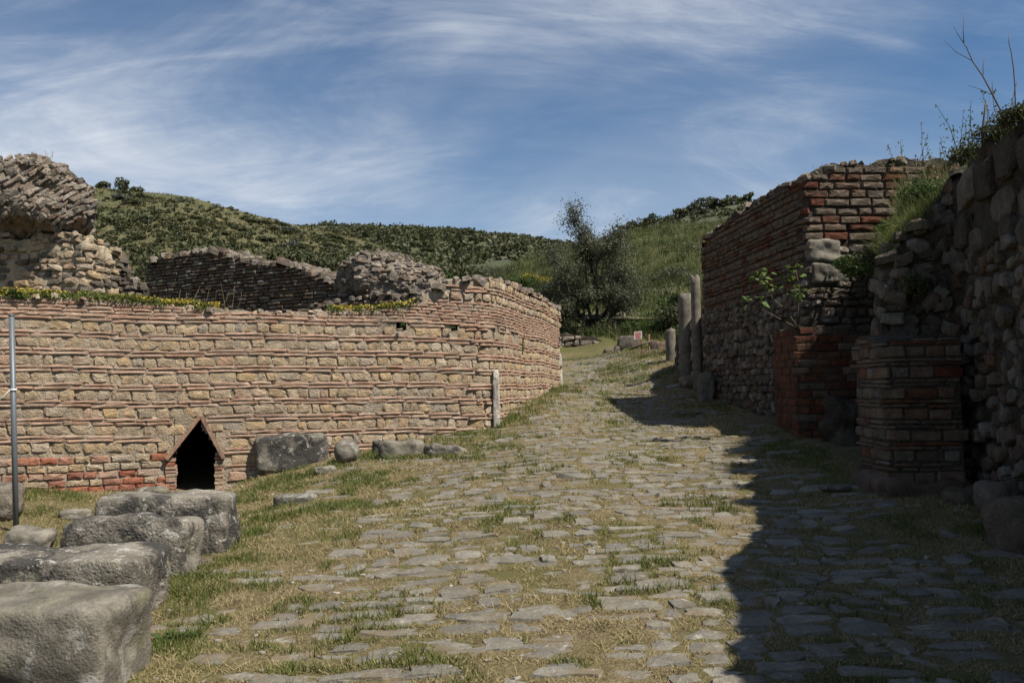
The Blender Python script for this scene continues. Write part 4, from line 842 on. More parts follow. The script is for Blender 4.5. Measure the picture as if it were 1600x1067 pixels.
# ---- scrub on the left hill
def hill_hit(H, px, py):
    Y = np.linspace(H.y0 + 1, H.yc, 700); d = ray(px, py); P = EYE + d[None] * Y[:, None]; k = np.argmax(P[:, 2] < H.z(P[:, 0], P[:, 1])); return np.array([P[k, 0], P[k, 1], float(H.z(P[k, 0], P[k, 1]))])
r = np.random.default_rng(77)
cnt = 0
while cnt < 260:
    px = r.uniform(-20, 640); cy = float(np.interp(px, [-20, 140, 310, 480, 640], [276, 293, 311, 359, 398])); py = cy + 3 + (470 - cy) * r.uniform(0, 1) ** 1.15
    if py > 474: continue
    p = hill_hit(H_LEFT, px, py); s = p[1] / FPX * r.uniform(6, 17)
    hl = ('low dark shrub close under the crest of the left hill' if py < cy + 35 else 'low dark rounded shrub halfway down the left hillside' if py < cy + 85 else 'dark shrub near the foot of the left hill above the ruins')
    shrub('hill_shrub', hl, p, BU['maq'][cnt % 5] if r.uniform() > .08 else BU['grey'][cnt % 2], (s * 1.25, s * 1.1, s * .8), 'shrubs over the left hillside', stems=False); cnt += 1
pts = []
for k in range(3300):
    px = r.uniform(-150, 800); cy = float(np.interp(px, [-150, 140, 310, 480, 640, 800], [272, 293, 311, 359, 398, 445])); p = hill_hit(H_LEFT, px, cy + 1 + (480 - cy) * r.uniform(0, 1)); pts.append(p)
mass_of_bushes('hill_scrub', 'fine low scrub covering the left hillside between the shrubs', 'scrub', pts, .7, None, 30, .34, M_MAQ, 31, .5)
pts = np.array([[x, y, 0] for x, y in zip(r.uniform(-110, 4, 60000), r.uniform(36, 150, 60000))]); pts[:, 2] = H_LEFT.z(pts[:, 0], pts[:, 1])
V, T = blades(pts, .32, .13, 5, .9); tag(link('hill_grass', mesh_np('hill_grass', V, T, M_HDRY)), 'dry pale grass between the shrubs on the left hill', 'grass', kind='stuff')
# crest trees
def tree(name, label, foot, h, wid, seed, mat, n, leaf, trunk_h=.35, lobes=14, group=None, asp=.6, limbs=7, shell=.5, lean=(0, 0), tr=.04):
    rr = np.random.default_rng(seed); rt = root(name, label, 'tree', foot, group); foot = np.array(foot, float); top = foot + [lean[0], lean[1], h * .8]
    ts = [tube([foot - [0, 0, .2], foot * .6 + top * .4 + rr.normal(0, .02 * h, 3), top], [h * tr, h * tr * .65, h * tr * .12], 8)]
    cr = foot + np.array([lean[0] * .8, lean[1] * .8, h * (trunk_h + (1 - trunk_h) * .5)])
    for k in range(limbs):
        t = rr.uniform(.2, .7); b = foot * (1 - t) + top * t; d = rr.normal(0, 1, 3); d[2] = abs(d[2]) * .8 + .25; d /= np.linalg.norm(d); e = b + d * np.array([wid * .46, wid * .46, h * .38]); ts.append(tube([b, (b + e) / 2 + rr.normal(0, .03 * h, 3), e], [h * tr * .5, h * tr * .3, h * tr * .06], 6))
    part('trunk', *join(ts), M_BARK, rt, True); P = crown_pts(n, (wid / 2, wid / 2, h * (1 - trunk_h) * .55), lobes, seed, shell, False) + cr; V, Q = leaves(P, leaf, seed, asp); part('crown', V, Q, mat, rt); return rt
for k, (px, h, w, lab) in enumerate(((192, 3.2, 3.4, 'tallest lone tree on the crest of the left hill'), (160, 1.8, 3.0, 'small round tree on the hill crest next to the masonry lump'), (213, 1.5, 2.8, 'low bushy tree on the hill crest right of the tallest one'))):
    c = float(np.interp(px, [140, 190, 250], [292, 298, 304])); p = at(px, c, 148); p[2] = float(H_LEFT.z(p[0], 148)); tree('hill_tree', lab, p - [0, 0, .3], h, w, 700 + k, M_MAQ, 900, .34, .0)
# ---- middle ridge
pts = []
for k in range(4200):
    px = r.uniform(380, 1010); t = r.uniform(0, 1) ** .8; y = 160 + (425 - 160) * t; p = at(px, 400, y); p[2] = float(H_CEN.z(p[0], y)) - .6; pts.append(p)
mass_of_bushes('ridge_woodland', 'dark maquis woodland covering the middle distance ridge', 'woodland', pts, 2.6, None, 34, 1.15, M_MAQ, 33, .75)
# ---- bushes between the ruins and the hills
for k, (px, py, Y, s, kd, lab) in enumerate(((452, 412, 40, (2.3, 1.7, 1.75), 'maqf', 'big dark round bush behind the long brick ruin'), (510, 420, 42, (1.9, 1.6, 1.75), 'maqf', 'dark tall bush right of the biggest bush behind the ruin'), (560, 418, 46, (2.2, 1.7, 1.7), 'maqf', 'dark bush behind the collapsed vault lump'),
        (650, 432, 36, (1.6, 1.3, 1.2), 'lush', 'light green bush right behind the collapsed vault lump'), (722, 432, 38, (1.5, 1.3, 1.75), 'maqf', 'upright green bush above the corner of the banded wall'), (690, 436, 34, (1.2, 1.1, .9), 'lush', 'low green bush left of the upright bush'), (600, 405, 60, (3.2, 2.2, 1.7), 'maqf', 'wide dark bush farther back above the vault lump'),
        (40, 440, 20, (1.2, .9, .9), 'lush', 'green bush seen behind the cream ruin'), (160, 442, 24, (1.7, 1.0, .95), 'lush', 'bright green bush behind the small broken stub'), (385, 415, 60, (2.0, 1.5, 1.2), 'maqf', 'dark bush at the foot of the left hill'), (760, 425, 52, (1.9, 1.5, 1.0), 'olive', 'grey green bush where the two slopes meet'))):
    p = at(px, py, Y); shrub('bush', lab, p - [0, 0, s[2] * .45], BU[kd][k % len(BU[kd])], s, None, 'bush')
# ---- grassy slope
n = 170000; X = r.uniform(-30, 26, n); Yg = 33 + 39 * r.uniform(0, 1, n) ** 1.3; Z = np.maximum(H_GRASS.z(X, Yg), gz(X, Yg)) - .03; keep = (X > -16 + 0 * X)
V, T = blades(P3(X, Yg, Z)[keep], .5, .032, 6, .55); tag(link('slope_grass', mesh_np('slope_grass', V, T, M_HGRASS)), 'long green grass covering the slope behind the olive tree', 'grass', kind='stuff')
pts = []
for k in range(900):
    y = r.uniform(35, 72); x = r.uniform(-22, 24); pts.append([x, y, float(H_GRASS.z(x, y)) - .15])
pts2 = []
for k in range(270):
    y = r.uniform(37, 71); x = r.uniform(-20, 24); pts2.append([x, y, float(H_GRASS.z(x, y)) - .3])
mass_of_bushes('slope_bushes', 'grey green bushes scattered over the grassy slope', 'bushes', pts2, .95, None, 170, .15, M_OLIVE, 39, .8)
mass_of_bushes('slope_scrub', 'low leafy scrub spread through the grassy slope', 'scrub', pts, .55, None, 90, .14, M_LUSH, 35, .7)
for k, (px, py, Y, s, kd, lab) in enumerate(((838, 432, 46, (1.3, 1.1, 1.1), 'yel', 'bright yellow flowering broom left of the olive tree'), (868, 398, 50, (1.9, 1.5, 1.8), 'olive', 'grey green bush on the skyline left of the olive crown'), (815, 440, 40, (1.2, 1.0, .9), 'lush', 'green bush left of the yellow broom'), (862, 455, 38, (1.3, 1.1, 1.3), 'lush', 'green bush right of the yellow broom'),
        (1000, 500, 35.5, (1.6, 1.1, 1.2), 'lush', 'lush green bush right of the olive trunk'), (1035, 490, 35, (1.5, 1.1, 1.3), 'lush', 'lush green bush above the short column stump'), (1060, 470, 36, (1.3, 1.1, 1.2), 'lush', 'green bush behind the round column'), (905, 515, 34.6, (1.5, .9, 1.0), 'maqf', 'dark low bush left of the olive trunk'), (885, 490, 36, (1.2, .9, 1.2), 'maqf', 'dark bush at the end of the banded wall'), (975, 440, 42, (2.0, 1.4, 1.3), 'olive', 'grey green scrub to the right of the olive crown'), (1045, 430, 44, (2.0, 1.4, 1.1), 'olive', 'grey green scrub high on the slope near the brick wall'), (965, 485, 36, (1.2, .9, 1.1), 'olive', 'dull green bush hugging the olive trunk'))):
    p = at(px, py, Y); shrub('bush', lab, p - [0, 0, s[2] * .45], BU[kd][k % len(BU[kd])], s, None, 'bush')
# ---- olive tree at the road end
ol = at(930, 545, 34.5); ol[2] = float(gz(ol[0], ol[1])) - .1
olt = root('olive_tree', 'tall airy olive tree at the end of the road', 'tree', ol); rr = np.random.default_rng(900); ts = []; cl = []
def limb(p, d, L, rad, depth):
    d = d / np.linalg.norm(d); m = p + d * L * .5 + rr.normal(0, .05 * L, 3); e = p + d * L + rr.normal(0, .05 * L, 3); ts.append(tube([p, m, e], [rad, rad * .8, rad * .55], 6 if depth > 1 else 4))
    if depth <= 1:
        k = 150 if depth == 0 else 70; t = rr.uniform(.0, 1.1, k)[:, None]; cl.append(p + (e - p) * t + rr.normal(0, .17, (k, 3)) * np.array([1, 1, .9]))
    if depth == 0: return
    for q in range(3 if depth > 1 else 4):
        nd = d * .9 + rr.normal(0, .55, 3); nd[2] = max(nd[2], -.05) + .12; b = p + (e - p) * rr.uniform(.55, 1.0); limb(b, nd, L * rr.uniform(.6, .8), rad * .5, depth - 1)
for dvec, L in (((-.25, -.1, 1), 1.75), ((.1, .1, 1), 2.0), ((.4, -.1, .9), 1.6), ((-.5, .2, .7), 1.6), ((.45, .2, .8), 1.4), ((-.4, -.3, .6), 1.15), ((.4, -.3, .5), 1.0)): limb(ol.copy(), np.array(dvec, float), L, .10, 3)
limb(ol + [-.1, 0, 2.7], np.array([-.04, 0, 1.0]), 1.7, .05, 2); limb(ol + [-.3, .1, 2.3], np.array([-.25, 0, 1.0]), 1.4, .05, 2); limb(ol + [.3, .1, 2.2], np.array([.3, .1, 1.0]), 1.4, .05, 2); limb(ol + [.0, -.2, 2.0], np.array([.05, -.3, 1.0]), 1.5, .05, 2)
part('trunk', *join(ts), M_BARK, olt, True); P = np.concatenate(cl); P = P[P[:, 2] > ol[2] + .3]; P = P[rr.permutation(len(P))[:80000]]
V, Q = leaves(P, .095, 901, .4); part('crown', V, Q, M_OLIVE, olt)
# ---- trees on the right hill crest
for k in range(16):
    px = 968 + 13.5 * k + r.uniform(-3, 3); c = float(np.interp(px, [960, 985, 1020, 1050, 1100, 1165, 1250], [370, 358, 346, 336, 324, 317, 309])); y = 165 + r.uniform(-8, 3); p = at(px, c, y); p[2] = float(H_RIGHT.z(p[0], y)) - .5
    tree('ridge_tree', 'dark rounded tree on the crest of the far right hill', p, r.uniform(2.2, 3.6), r.uniform(3.4, 5.0), 720 + k, M_MAQ, 420, .5, .15, 8, 'trees on the far right hill crest')
pts = []
for k in range(620):
    y = r.uniform(74, 168); x = r.uniform(0, 62); pts.append([x, y, float(H_RIGHT.z(x, y)) - .4])
mass_of_bushes('hill_woodland', 'dark scrub and low trees covering the far right hill', 'woodland', pts, 1.5, None, 60, .5, M_MAQ, 37, .75)

# ------------------------------------------------------------------ plants on the walls
def wall_mat(px0, px1, n, dens_seed, fl, th=.05, w=.36):
    s0, s1 = LEFT.s_of(px0), LEFT.s_of(px1); rr = np.random.default_rng(dens_seed); s = rr.uniform(s0, s1, n); o = rr.uniform(-.05, w, n); keep = fbm(P3(s * 3, o * 3), dens_seed, 2) > -.55; s, o = s[keep], o[keep]
    x, y = LEFT.xy(s); dx, dy = LEFT.frame(s); z = LTOP(s) + .02 + th * rr.uniform(0, 1, len(s)) * (1 + .5 * fbm(P3(s * 6, o * 6), 3, 2)) - np.clip(-o, 0, 1) * 1.2
    return P3(x - dy * o, y + dx * o, z)
P = wall_mat(-60, 335, 9000, 41, .4, .075); V, Q = leaves(P, .032, 41, .7); tag(link('creeping_plant', mesh_np('creeping_plant', V, Q, M_GREEN)), 'mat of green creeping plants along the top of the banded wall', 'plants', kind='stuff')
P = wall_mat(-60, 345, 2300, 43, .4, .05); P[:, 2] += .045; V, Q = leaves(P, .026, 43, .9, .5); tag(link('yellow_flowers', mesh_np('yellow_flowers', V, Q, M_YELLOW)), 'tiny yellow flowers carpeting the top of the banded wall at left', 'flowers', kind='stuff')
P = wall_mat(515, 655, 2500, 44, .4, .06); V, Q = leaves(P, .034, 44, .7); tag(link('creeping_plant', mesh_np('creeping_plant', V, Q, M_GREEN)), 'patch of creeping plants on the wall top near the collapsed vault', 'plants', kind='stuff')
P = wall_mat(520, 650, 700, 45, .4, .04); P[:, 2] += .04; V, Q = leaves(P, .028, 45, .9, .5); tag(link('yellow_flowers', mesh_np('yellow_flowers', V, Q, M_YELLOW)), 'small patch of yellow flowers on the wall top near the collapsed vault', 'flowers', kind='stuff')
def tuft(name, label, c, rad, n, leaf, mat, seed, cat='plant', asp=.5):
    P = crown_pts(n, rad, 7, seed, .4, False) + c; V, Q = leaves(P, leaf, seed, asp); return single(name, V, Q, mat, label, cat, False)
tuft('wall_plant', 'dark green plant hanging over the wall top above the steel post', at(26, 459, 10.25), (.16, .10, .09), 240, .05, M_LUSH, 46)
tuft('wall_plant', 'small plant growing from a crack in the return of the banded wall', at(817, 540, 14.2), (.06, .06, .16), 120, .05, M_LUSH, 47)
tuft('wall_plant', 'tiny fern in the left square hole of the banded wall', at(629, 507, 11.85), (.05, .05, .04), 60, .035, M_LUSH, 48)
tuft('wall_plant', 'tiny fern in the right square hole of the banded wall', at(708, 512, 12.15), (.04, .04, .035), 50, .03, M_LUSH, 49)
def stems(name, label, feet, h, seed, mat=M_HGRASS, cat='plant', leaf=.03, per=26, lean=.15, rad=.004, head=None):
    rr = np.random.default_rng(seed); ts, lv = [], []
    for f in feet:
        hh = h * rr.uniform(.6, 1.25); d = np.array([rr.normal(0, lean), rr.normal(0, lean), 1.0]); e = f + d * hh; m = f + d * hh * .5 + rr.normal(0, .03 * hh, 3); ts.append(tube([f, m, e], [rad, rad * .8, rad * .4], 4)); t = rr.uniform(.1, 1, per)[:, None]; lv.append(f + (e - f) * t + rr.normal(0, .018, (per, 3)) * (1.6 - t))
    P = np.concatenate(lv); rt = root(name, label, cat, feet[0]); part('stalk', *join(ts), mat, rt, kind='stuff'); V, Q = leaves(P, leaf, seed, .45); part('leaf_cluster', V, Q, mat, rt, kind='stuff'); return rt
# bank vegetation between the two right walls
n = 26000; X = r.uniform(3.5, 6.6, n); Yb = r.uniform(7.6, 10.65, n); ok = X > 3.62 + .46 * (Yb - 7.5); X, Yb = X[ok], Yb[ok]; V, T = blades(P3(X, Yb, gz(X, Yb) - .02), .17, .008, 51, .6); V2, T2 = blades(P3(X[:3500], Yb[:3500], gz(X[:3500], Yb[:3500])), .38, .009, 52, .35)
tag(link('bank_grass', mesh_np('bank_grass', *join([(V, T), (V2, T2)]), M_HGRASS)), 'long pale green grass on the bank between the right walls', 'grass', kind='stuff')
def on_near(px, off=.2):
    s = NEAR.s_of(px); x, y = NEAR.xy(s); dx, dy = NEAR.frame(s); return np.array([x - dy * off, y + dx * off, float(NTOP(s))])
s_ = np.linspace(NEAR.s_of(1372), NEAR.L - 1.5, 2600); o_ = r.uniform(0, .5, 2600); s_ = s_ + r.normal(0, .05, 2600); x, y = NEAR.xy(s_); dx, dy = NEAR.frame(s_)
sq = r.uniform(NEAR.s_of(1366), NEAR.s_of(1490), 3500); oq = r.uniform(.05, .6, 3500); xq, yq = NEAR.xy(sq); qx, qy = NEAR.frame(sq); V, T = join([blades(P3(x - dy * o_, y + dx * o_, NTOP(s_) - .02), .13, .009, 53, .6), blades(P3(xq - qy * oq, yq + qx * oq, NTOP(sq) - .01), .15, .008, 59, .8)]); tag(link('wall_top_grass', mesh_np('wall_top_grass', V, T, M_GREEN)), 'thin grass along the top of the dark rubble wall at right', 'grass', kind='stuff')
for k, (px, py, Y, s, kd, lab) in enumerate(((1325, 412, 10.25, (.52, .28, .36), 'lush', 'leafy green shrub below the pale corner stones of the brick wall'), (1400, 350, 8.5, (.34, .3, .26), 'lush', 'tangled green weeds on the bank below the brick wall'), (1452, 292, 8.5, (.34, .3, .26), 'lush', 'tangled weeds on the bank near the dark wall'), (1378, 395, 8.7, (.3, .25, .25), 'maqf', 'dark weed clump beside the lichened bank stone'),
        (1512, 238, 7.3, (.22, .2, .24), 'maqf', 'leafy dark plant on the highest step of the rubble wall'), (1560, 205, 6.4, (.24, .2, .16), 'maqf', 'dark weeds on the rubble wall below the bare branches'), (1595, 178, 5.9, (.20, .2, .18), 'maqf', 'dark leafy weeds at the upper right edge of the picture'), (1425, 440, 7.25, (.26, .12, .24), 'maqf', 'moss and weeds hanging on the rubble face above the brown pillar'))):
    p = at(px, py, Y); shrub('wall_shrub', lab, p - [0, 0, s[2] * .45], BU[kd][k % len(BU[kd])], s, None, 'plant', stems=False)
single('bank_stone', *place(rock((.34, .3, .36), 93, 12, 3.2, .08, 3, .01), at(1405, 400, 8.3) - [0, 0, .22]), M_BLOCK, 'dark rounded stone on the bank above the brown pillar', 'stone')
stems('flowering_weeds', 'tall thin flowering stalks against the sky above the bank', [at(px, 268 + dy, 8.8) for px, dy in ((1395, 0), (1412, 3), (1430, 2), (1446, -2), (1458, 0), (1470, -4), (1480, -12), (1490, -20), (1500, -25), (1465, 10), (1440, 20))], .42, 54)
stems('flowering_weeds', 'tall flowering stalks on the highest step of the rubble wall', [at(px, 235 + dy, 7.0) for px, dy in ((1496, 0), (1504, -4), (1512, -8), (1520, -10), (1540, -20), (1550, -22), (1565, -30), (1578, -35), (1590, -40))], .36, 55)
stems('dry_weed', 'small dry branched weed on the corner of the brick wall', [at(px, 276, 10.65) for px in (1274, 1277, 1280, 1283, 1287)], .2, 56, M_TWIG, 'plant', .012, 10, .35, .0025)
stems('dry_weed', 'little dry stalks on top of the huge tilted lump at upper left', [at(px, 248, 12.7) for px in (50, 55, 72, 76, 79, 82)], .13, 57, M_DRY, 'plant', .014, 14, .2, .003)
stems('dry_weed', 'thin dry stalks in front of the long brick ruin', [at(px, 482, 12.6) for px in (270, 278, 292, 320, 334, 345, 352, 362, 371, 300)], .34, 58, M_DRY, 'plant', .016, 8, .25, .003)
Yb = 6.7; B = lambda a, b: at(a, b, Yb)
bare = root('bare_branch', 'tall bare branched twig rising against the sky at upper right', 'branch', B(1577, 200))
part('twig', *join([tube([B(1577, 203), B(1563, 172), B(1552, 150), B(1536, 120), B(1520, 97), B(1510, 74), B(1506, 68)], [.008, .007, .007, .006, .005, .004, .004], 5), tube([B(1506, 68), B(1505, 45), B(1506, 20)], [.004, .003, .0015], 4), tube([B(1506, 68), B(1497, 55), B(1490, 42)], [.004, .003, .002], 4), tube([B(1520, 96), B(1494, 82), B(1476, 64)], [.004, .003, .0015], 4), tube([B(1536, 121), B(1536, 104), B(1539, 88)], [.003, .003, .0015], 4), tube([B(1548, 148), B(1530, 139), B(1512, 134)], [.003, .003, .0015], 4), tube([B(1552, 150), B(1550, 130), B(1552, 124)], [.002, .002, .001], 4)]), M_TWIG, bare, True)
single('bare_branch', *tube([B(1587, 190), B(1586, 140), B(1584, 110), B(1580, 82), B(1576, 66), B(1577, 52)], [.006, .005, .005, .004, .003, .0015], 5), M_TWIG, 'slender bare twig at the right edge, right of the branched one', 'branch')
single('dead_stalk', *tube([B(1535, 236), B(1535, 205), B(1538, 180), B(1541, 157)], [.009, .009, .008, .007], 6), M_TWIG, 'short thick dead stalk left of the bare branches', 'branch')
# fig growing on the red pillar
fig = root('fig_plant', 'young fig with big lobed leaves growing on top of the red brick pillar', 'plant', at(1243, 512, 10.2)); Yf = 10.0; Fp = lambda a, b, d=0.0: at(a, b, Yf - d)
part('branch', *join([tube([Fp(1245, 512), Fp(1228, 485, .1), Fp(1208, 468, .2), Fp(1196, 445, .3)], [.016, .012, .009, .005], 6), tube([Fp(1244, 512), Fp(1215, 497, .15), Fp(1185, 480, .3)], [.012, .009, .005], 6), tube([Fp(1246, 512), Fp(1247, 480), Fp(1249, 450, .1), Fp(1244, 425, .15)], [.014, .011, .008, .005], 6), tube([Fp(1247, 505), Fp(1252, 475, .1), Fp(1246, 460, .2)], [.01, .007, .004], 6)]), M_BARK, fig, True)
def fig_leaf(seed):
    a = np.linspace(-math.pi, math.pi, 22, endpoint=False); rad = .5 * (.55 + .45 * np.abs(np.cos(a * 2.5)) ** .7) * (.75 + .25 * np.cos(a)); V = np.concatenate([[[0, 0, .0]], P3(.35 + rad * np.cos(a), rad * np.sin(a) * .9, -.12 * np.abs(np.sin(a)) - .1 * np.cos(a) ** 2)]); V[0] = (.3, 0, .04); return V, np.array([[0, k + 1, (k + 1) % 22 + 1] for k in range(22)])
M_FIG = leaf_mat('fig_leaf', [(.07, .12, .025), (.10, .16, .035), (.13, .19, .05)], .35); FL = mesh_np('leaf', *fig_leaf(1), M_FIG)
for k, (px, py, d, s) in enumerate(((1196, 432, .3, .15), (1188, 424, .3, .13), (1178, 428, .32, .13), (1200, 442, .28, .12), (1192, 468, .3, .17), (1178, 465, .32, .13), (1163, 462, .34, .14), (1170, 470, .3, .12), (1185, 478, .3, .12), (1238, 420, .15, .14), (1250, 412, .12, .13), (1246, 430, .15, .15), (1258, 426, .1, .12), (1246, 455, .2, .13), (1254, 461, .18, .12), (1240, 458, .2, .11), (1228, 440, .15, .12), (1205, 425, .25, .11))):
    o = link('leaf', FL, fig, None, Fp(px, py, d) - np.array(fig.location)); o.scale = (s * 1.15,) * 3; o.rotation_euler = (random.gauss(0, .35), random.gauss(.35, .3), random.uniform(0, 6.28))

rf = np.random.default_rng(99)
for px, py in ((1190, 430), (1175, 466), (1245, 420), (1250, 458), (1205, 440), (1230, 445)):
    for q in range(6):
        o = link('leaf', FL, fig, None, Fp(px + rf.normal(0, 9), py + rf.normal(0, 8), .2 + rf.normal(0, .08)) - np.array(fig.location)); o.scale = (float(rf.uniform(.07, .12)),) * 3; o.rotation_euler = (rf.normal(0, .4), rf.normal(.35, .4), rf.uniform(0, 6.28))

# ------------------------------------------------------------------ grass and weeds on and beside the road
def free(X, Y):
    i = ((X - OCC0[0]) / OCCS).astype(int); j = ((Y - OCC0[1]) / OCCS).astype(int); ok = (i >= 0) & (i < OCC.shape[0]) & (j >= 0) & (j < OCC.shape[1]); v = np.ones(len(X), bool); v[ok] = ~OCC[i[ok], j[ok]]; return v
def not_wall(X, Y):
    d1 = (X - F0[0]) * FD[1] - (Y - F0[1]) * FD[0]; d2 = (X - CO[0]) * RD[1] - (Y - CO[1]) * RD[0]; lim = np.interp(Y, [2, 4.4, 5.9, 6.9, 7, 10, 10.1, 15, 20, 31], [3.1, 3.45, 3.75, 3.75, 3.35, 3.6, 3.6, 3.6, 4.4, 5.2]); return ((d1 > .03) | (d2 > .03)) & (X < lim)
def scatter(n, y0, y1, pw, xl, xr, seed):
    rr = np.random.default_rng(seed); Y = y0 + (y1 - y0) * rr.uniform(0, 1, n) ** pw; X = xl + (xr - xl) * rr.uniform(0, 1, n); k = free(X, Y) & not_wall(X, Y) & (np.abs(X) < .72 * Y + .4); return X[k], Y[k]
X, Yq = scatter(420000, 2.5, 31, 2.0, -7, 5, 61); m = fbm(P3(X * 1.1, Yq * 1.1), 70, 3) + .5 * fbm(P3(X * 5, Yq * 5), 72, 2); dry = m < .45; X1, Y1 = X[dry], Yq[dry]
hs = .020 + .0016 * Y1; V, T = blades(P3(X1, Y1, gz(X1, Y1) - .004), hs, .0042 + .0006 * Y1, 62, 1.5); XA, YA = scatter(420000, 2.5, 9.5, 1.25, -6, 3.6, 65); VA, TA = blades(P3(XA, YA, gz(XA, YA) - .003), .016, .0036 + .0004 * YA, 66, 1.9); V, T = join([(V, T), (VA, TA)]); tag(link('dry_grass', mesh_np('dry_grass', V, T, M_DRY)), 'short trampled dry grass between the paving stones and on the verges', 'grass', kind='stuff')
X, Yq = scatter(900000, 2.5, 31, 2.0, -7, 5, 63); l, rr_ = road_edges(Yq); verge = sstep(l + .4, l - .8, X) * .35 + sstep(12, 22, Yq) * .25; m = fbm(P3(X * 1.3, Yq * 1.3), 70, 3) + .9 * fbm(P3(X * 4.5, Yq * 4.5), 74, 2) + verge; k = m > .30; X, Yq, m = X[k], Yq[k], m[k]
hs = (.010 + .045 * np.clip(m - .30, 0, 1)) * (1 + .03 * Yq); V, T = blades(P3(X, Yq, gz(X, Yq) - .004), hs, .0045 + .0007 * Yq, 64, .75); tag(link('green_grass', mesh_np('green_grass', V, T, M_GREEN)), 'green grass growing in the joints of the road and on the verges', 'grass', kind='stuff')
# tall tufts along the wall foot, beside the blocks and in the open
feet = []
for px, py, h in ((370, 880, .10), (375, 850, .10), (300, 955, .10), (395, 835, .08), (245, 740, .10), (120, 760, .10), (90, 770, .10), (170, 755, .08), (480, 745, .10), (455, 752, .11), (440, 748, .08), (375, 740, .12), (540, 730, .08), (690, 690, .09), (650, 705, .08), (720, 690, .1), (760, 678, .10), (800, 660, .12), (830, 645, .12), (850, 630, .12), (870, 612, .14), (350, 790, .08), (520, 815, .07), (540, 838, .08), (490, 1018, .07), (820, 845, .05), (1020, 850, .05), (70, 850, .1), (20, 870, .1), (590, 708, .09), (1000, 590, .12), (1040, 585, .14), (960, 575, .14), (920, 570, .14), (1230, 720, .1), (1260, 730, .1), (1310, 755, .1), (700, 1045, .06)):
    p = ground_hit(px, py); feet.append((p, h))
tv = []
for k, (p, h) in enumerate(feet):
    q = rng.normal(0, .06 + .006 * p[1], (110, 2)); q = p[:2] + q; tv.append(blades(P3(q[:, 0], q[:, 1], gz(q[:, 0], q[:, 1]) - .005), h * .8, .004 + .0006 * p[1], 800 + k, .4))
tag(link('grass_tufts', mesh_np('grass_tufts', *join(tv), M_GREEN)), 'taller grass tufts along the wall foot and beside the stone blocks', 'grass', kind='stuff')
n = 22000; X = r.uniform(-1, 9, n); Yq = r.uniform(16, 35, n); ok = (Yq > 30.6) | (X > 4.35 + .16 * (Yq - 15)); X, Yq = X[ok], Yq[ok]; V, T = blades(P3(X, Yq, gz(X, Yq)), np.where((Yq < 31.6) & (X < 5.2), .14, .42), .026, 66, .5); tag(link('bank_grass', mesh_np('bank_grass', V, T, M_HGRASS)), 'rough grass on the banks at the far end of the road', 'grass', kind='stuff')
# leafy weed by the second kerb block
wp = ground_hit(272, 1000); weed = root('dock_weed', 'dark leafy weed beside the second kerb block', 'plant', wp); WL = None
def dock(seed):
    t = np.linspace(0, 1, 7); w = .18 * np.sin(math.pi * np.clip(t * .92 + .06, 0, 1)); V = np.concatenate([P3(t, -w, .55 * t - .65 * t * t), P3(t, 0 * w, .55 * t - .65 * t * t - .03), P3(t, w, .55 * t - .65 * t * t)]); Q = []
    for a in range(2):
        for i in range(6): Q.append([a * 7 + i, a * 7 + i + 1, (a + 1) * 7 + i + 1, (a + 1) * 7 + i])
    return V, tris(np.array(Q))
WL = mesh_np('leaf', *dock(1), M_LUSH, True)
for k in range(14):
    o = link('leaf', WL, weed); o.scale = (random.uniform(.07, .11),) * 3; o.rotation_euler = (0, random.uniform(-.7, .1), k * .9 + random.uniform(-.3, .3)); o.location = (random.gauss(0, .03), random.gauss(0, .03), .01)

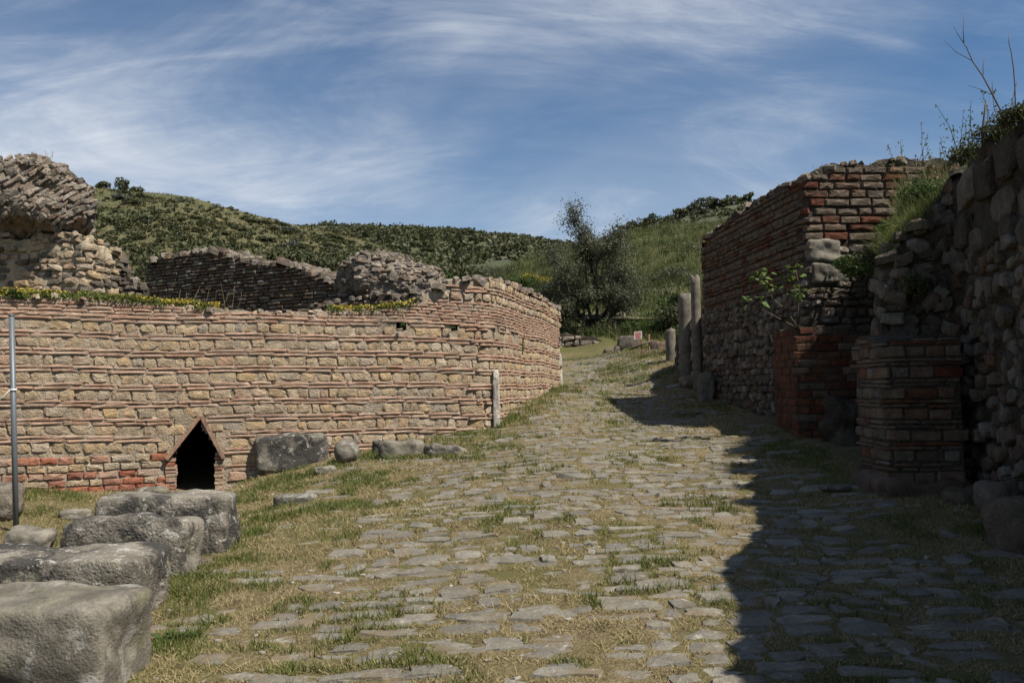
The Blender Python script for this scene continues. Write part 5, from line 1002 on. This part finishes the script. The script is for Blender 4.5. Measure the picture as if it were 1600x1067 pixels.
# loose pebbles and broken chips
X, Yq = scatter(1800, 2.6, 20, 1.7, -5, 3.6, 67); pb_ = []
rr = np.random.default_rng(68)
for x, y in zip(X, Yq):
    V, T = PROTO['cobble'][rr.integers(0, 12)]; s = rr.uniform(.008, .026) * (1 + .05 * y); a = rr.uniform(0, 6.28); ca, sa = math.cos(a), math.sin(a); A = np.array([[ca, -sa, 0], [sa, ca, 0], [0, 0, 1]]) * np.array([s * rr.uniform(1, 1.8), s, s * .7]); pb_.append((V @ A.T + [x, y, float(gz(x, y)) + s * .1], T))
M_CHIP = rock_mat('pale_chips', [(.40, .37, .32), (.28, .25, .21), (.46, .43, .38), (.26, .22, .17)], 9, 60, .5, .01, k=.6)
tag(link('pebbles', mesh_np('pebbles', *join(pb_), M_CHIP)), 'small pale pebbles and chips scattered over the road and verges', 'pebbles', kind='stuff')

for k, (px, py, Y, s, kd, lab) in enumerate(((968, 548, 30.6, (.8, .5, .4), 'lush', 'low green weeds behind the tumbled heap of blocks'), (1038, 548, 27.5, (.8, .5, .55), 'lush', 'green weeds between the sign and the column stump'), (1062, 520, 24, (.7, .5, .7), 'lush', 'green weeds growing beside the round column'))):
    p = at(px, py, Y); shrub('weed_clump', lab, p - [0, 0, s[2] * .45], BU[kd][k % 3], s, None, 'plant', stems=False)

for k, (px, py, Y, s, kd, lab) in enumerate(((893, 512, 32.9, (1.0, .6, .95), 'maqf', 'dark bush just above the dry stone wall at its left end'), (922, 516, 33.0, (.9, .6, .7), 'lush', 'green bush above the middle of the dry stone wall'), (952, 514, 33.2, (.9, .6, .85), 'maqf', 'dark green bush right below the olive crown'), (985, 512, 33.0, (1.0, .6, .8), 'lush', 'green bush behind the tumbled heap of blocks'), (1020, 508, 32.6, (1.1, .7, 1.0), 'lush', 'tall green bush behind the little sign'), (1048, 495, 32.0, (1.0, .7, 1.1), 'maqf', 'tall dark green bush behind the short column stump'))):
    p = at(px, py, Y); shrub('bush', lab, p - [0, 0, s[2] * .45], BU[kd][k % 3], s, None, 'bush')
X = r.uniform(.4, 5.4, 16000); Yq = r.uniform(21, 31.6, 16000); ok = (fbm(P3(X * 1.5, Yq * .9), 91, 3) > -.15) & (X < 4.35 + .16 * (Yq - 15)); X, Yq = X[ok], Yq[ok]
V, T = blades(P3(X, Yq, gz(X, Yq) - .005), .07, .02, 92, 1.0); tag(link('road_grass', mesh_np('road_grass', V, T, M_HGRASS)), 'short grass over the far end of the road before the dry stone wall', 'grass', kind='stuff')
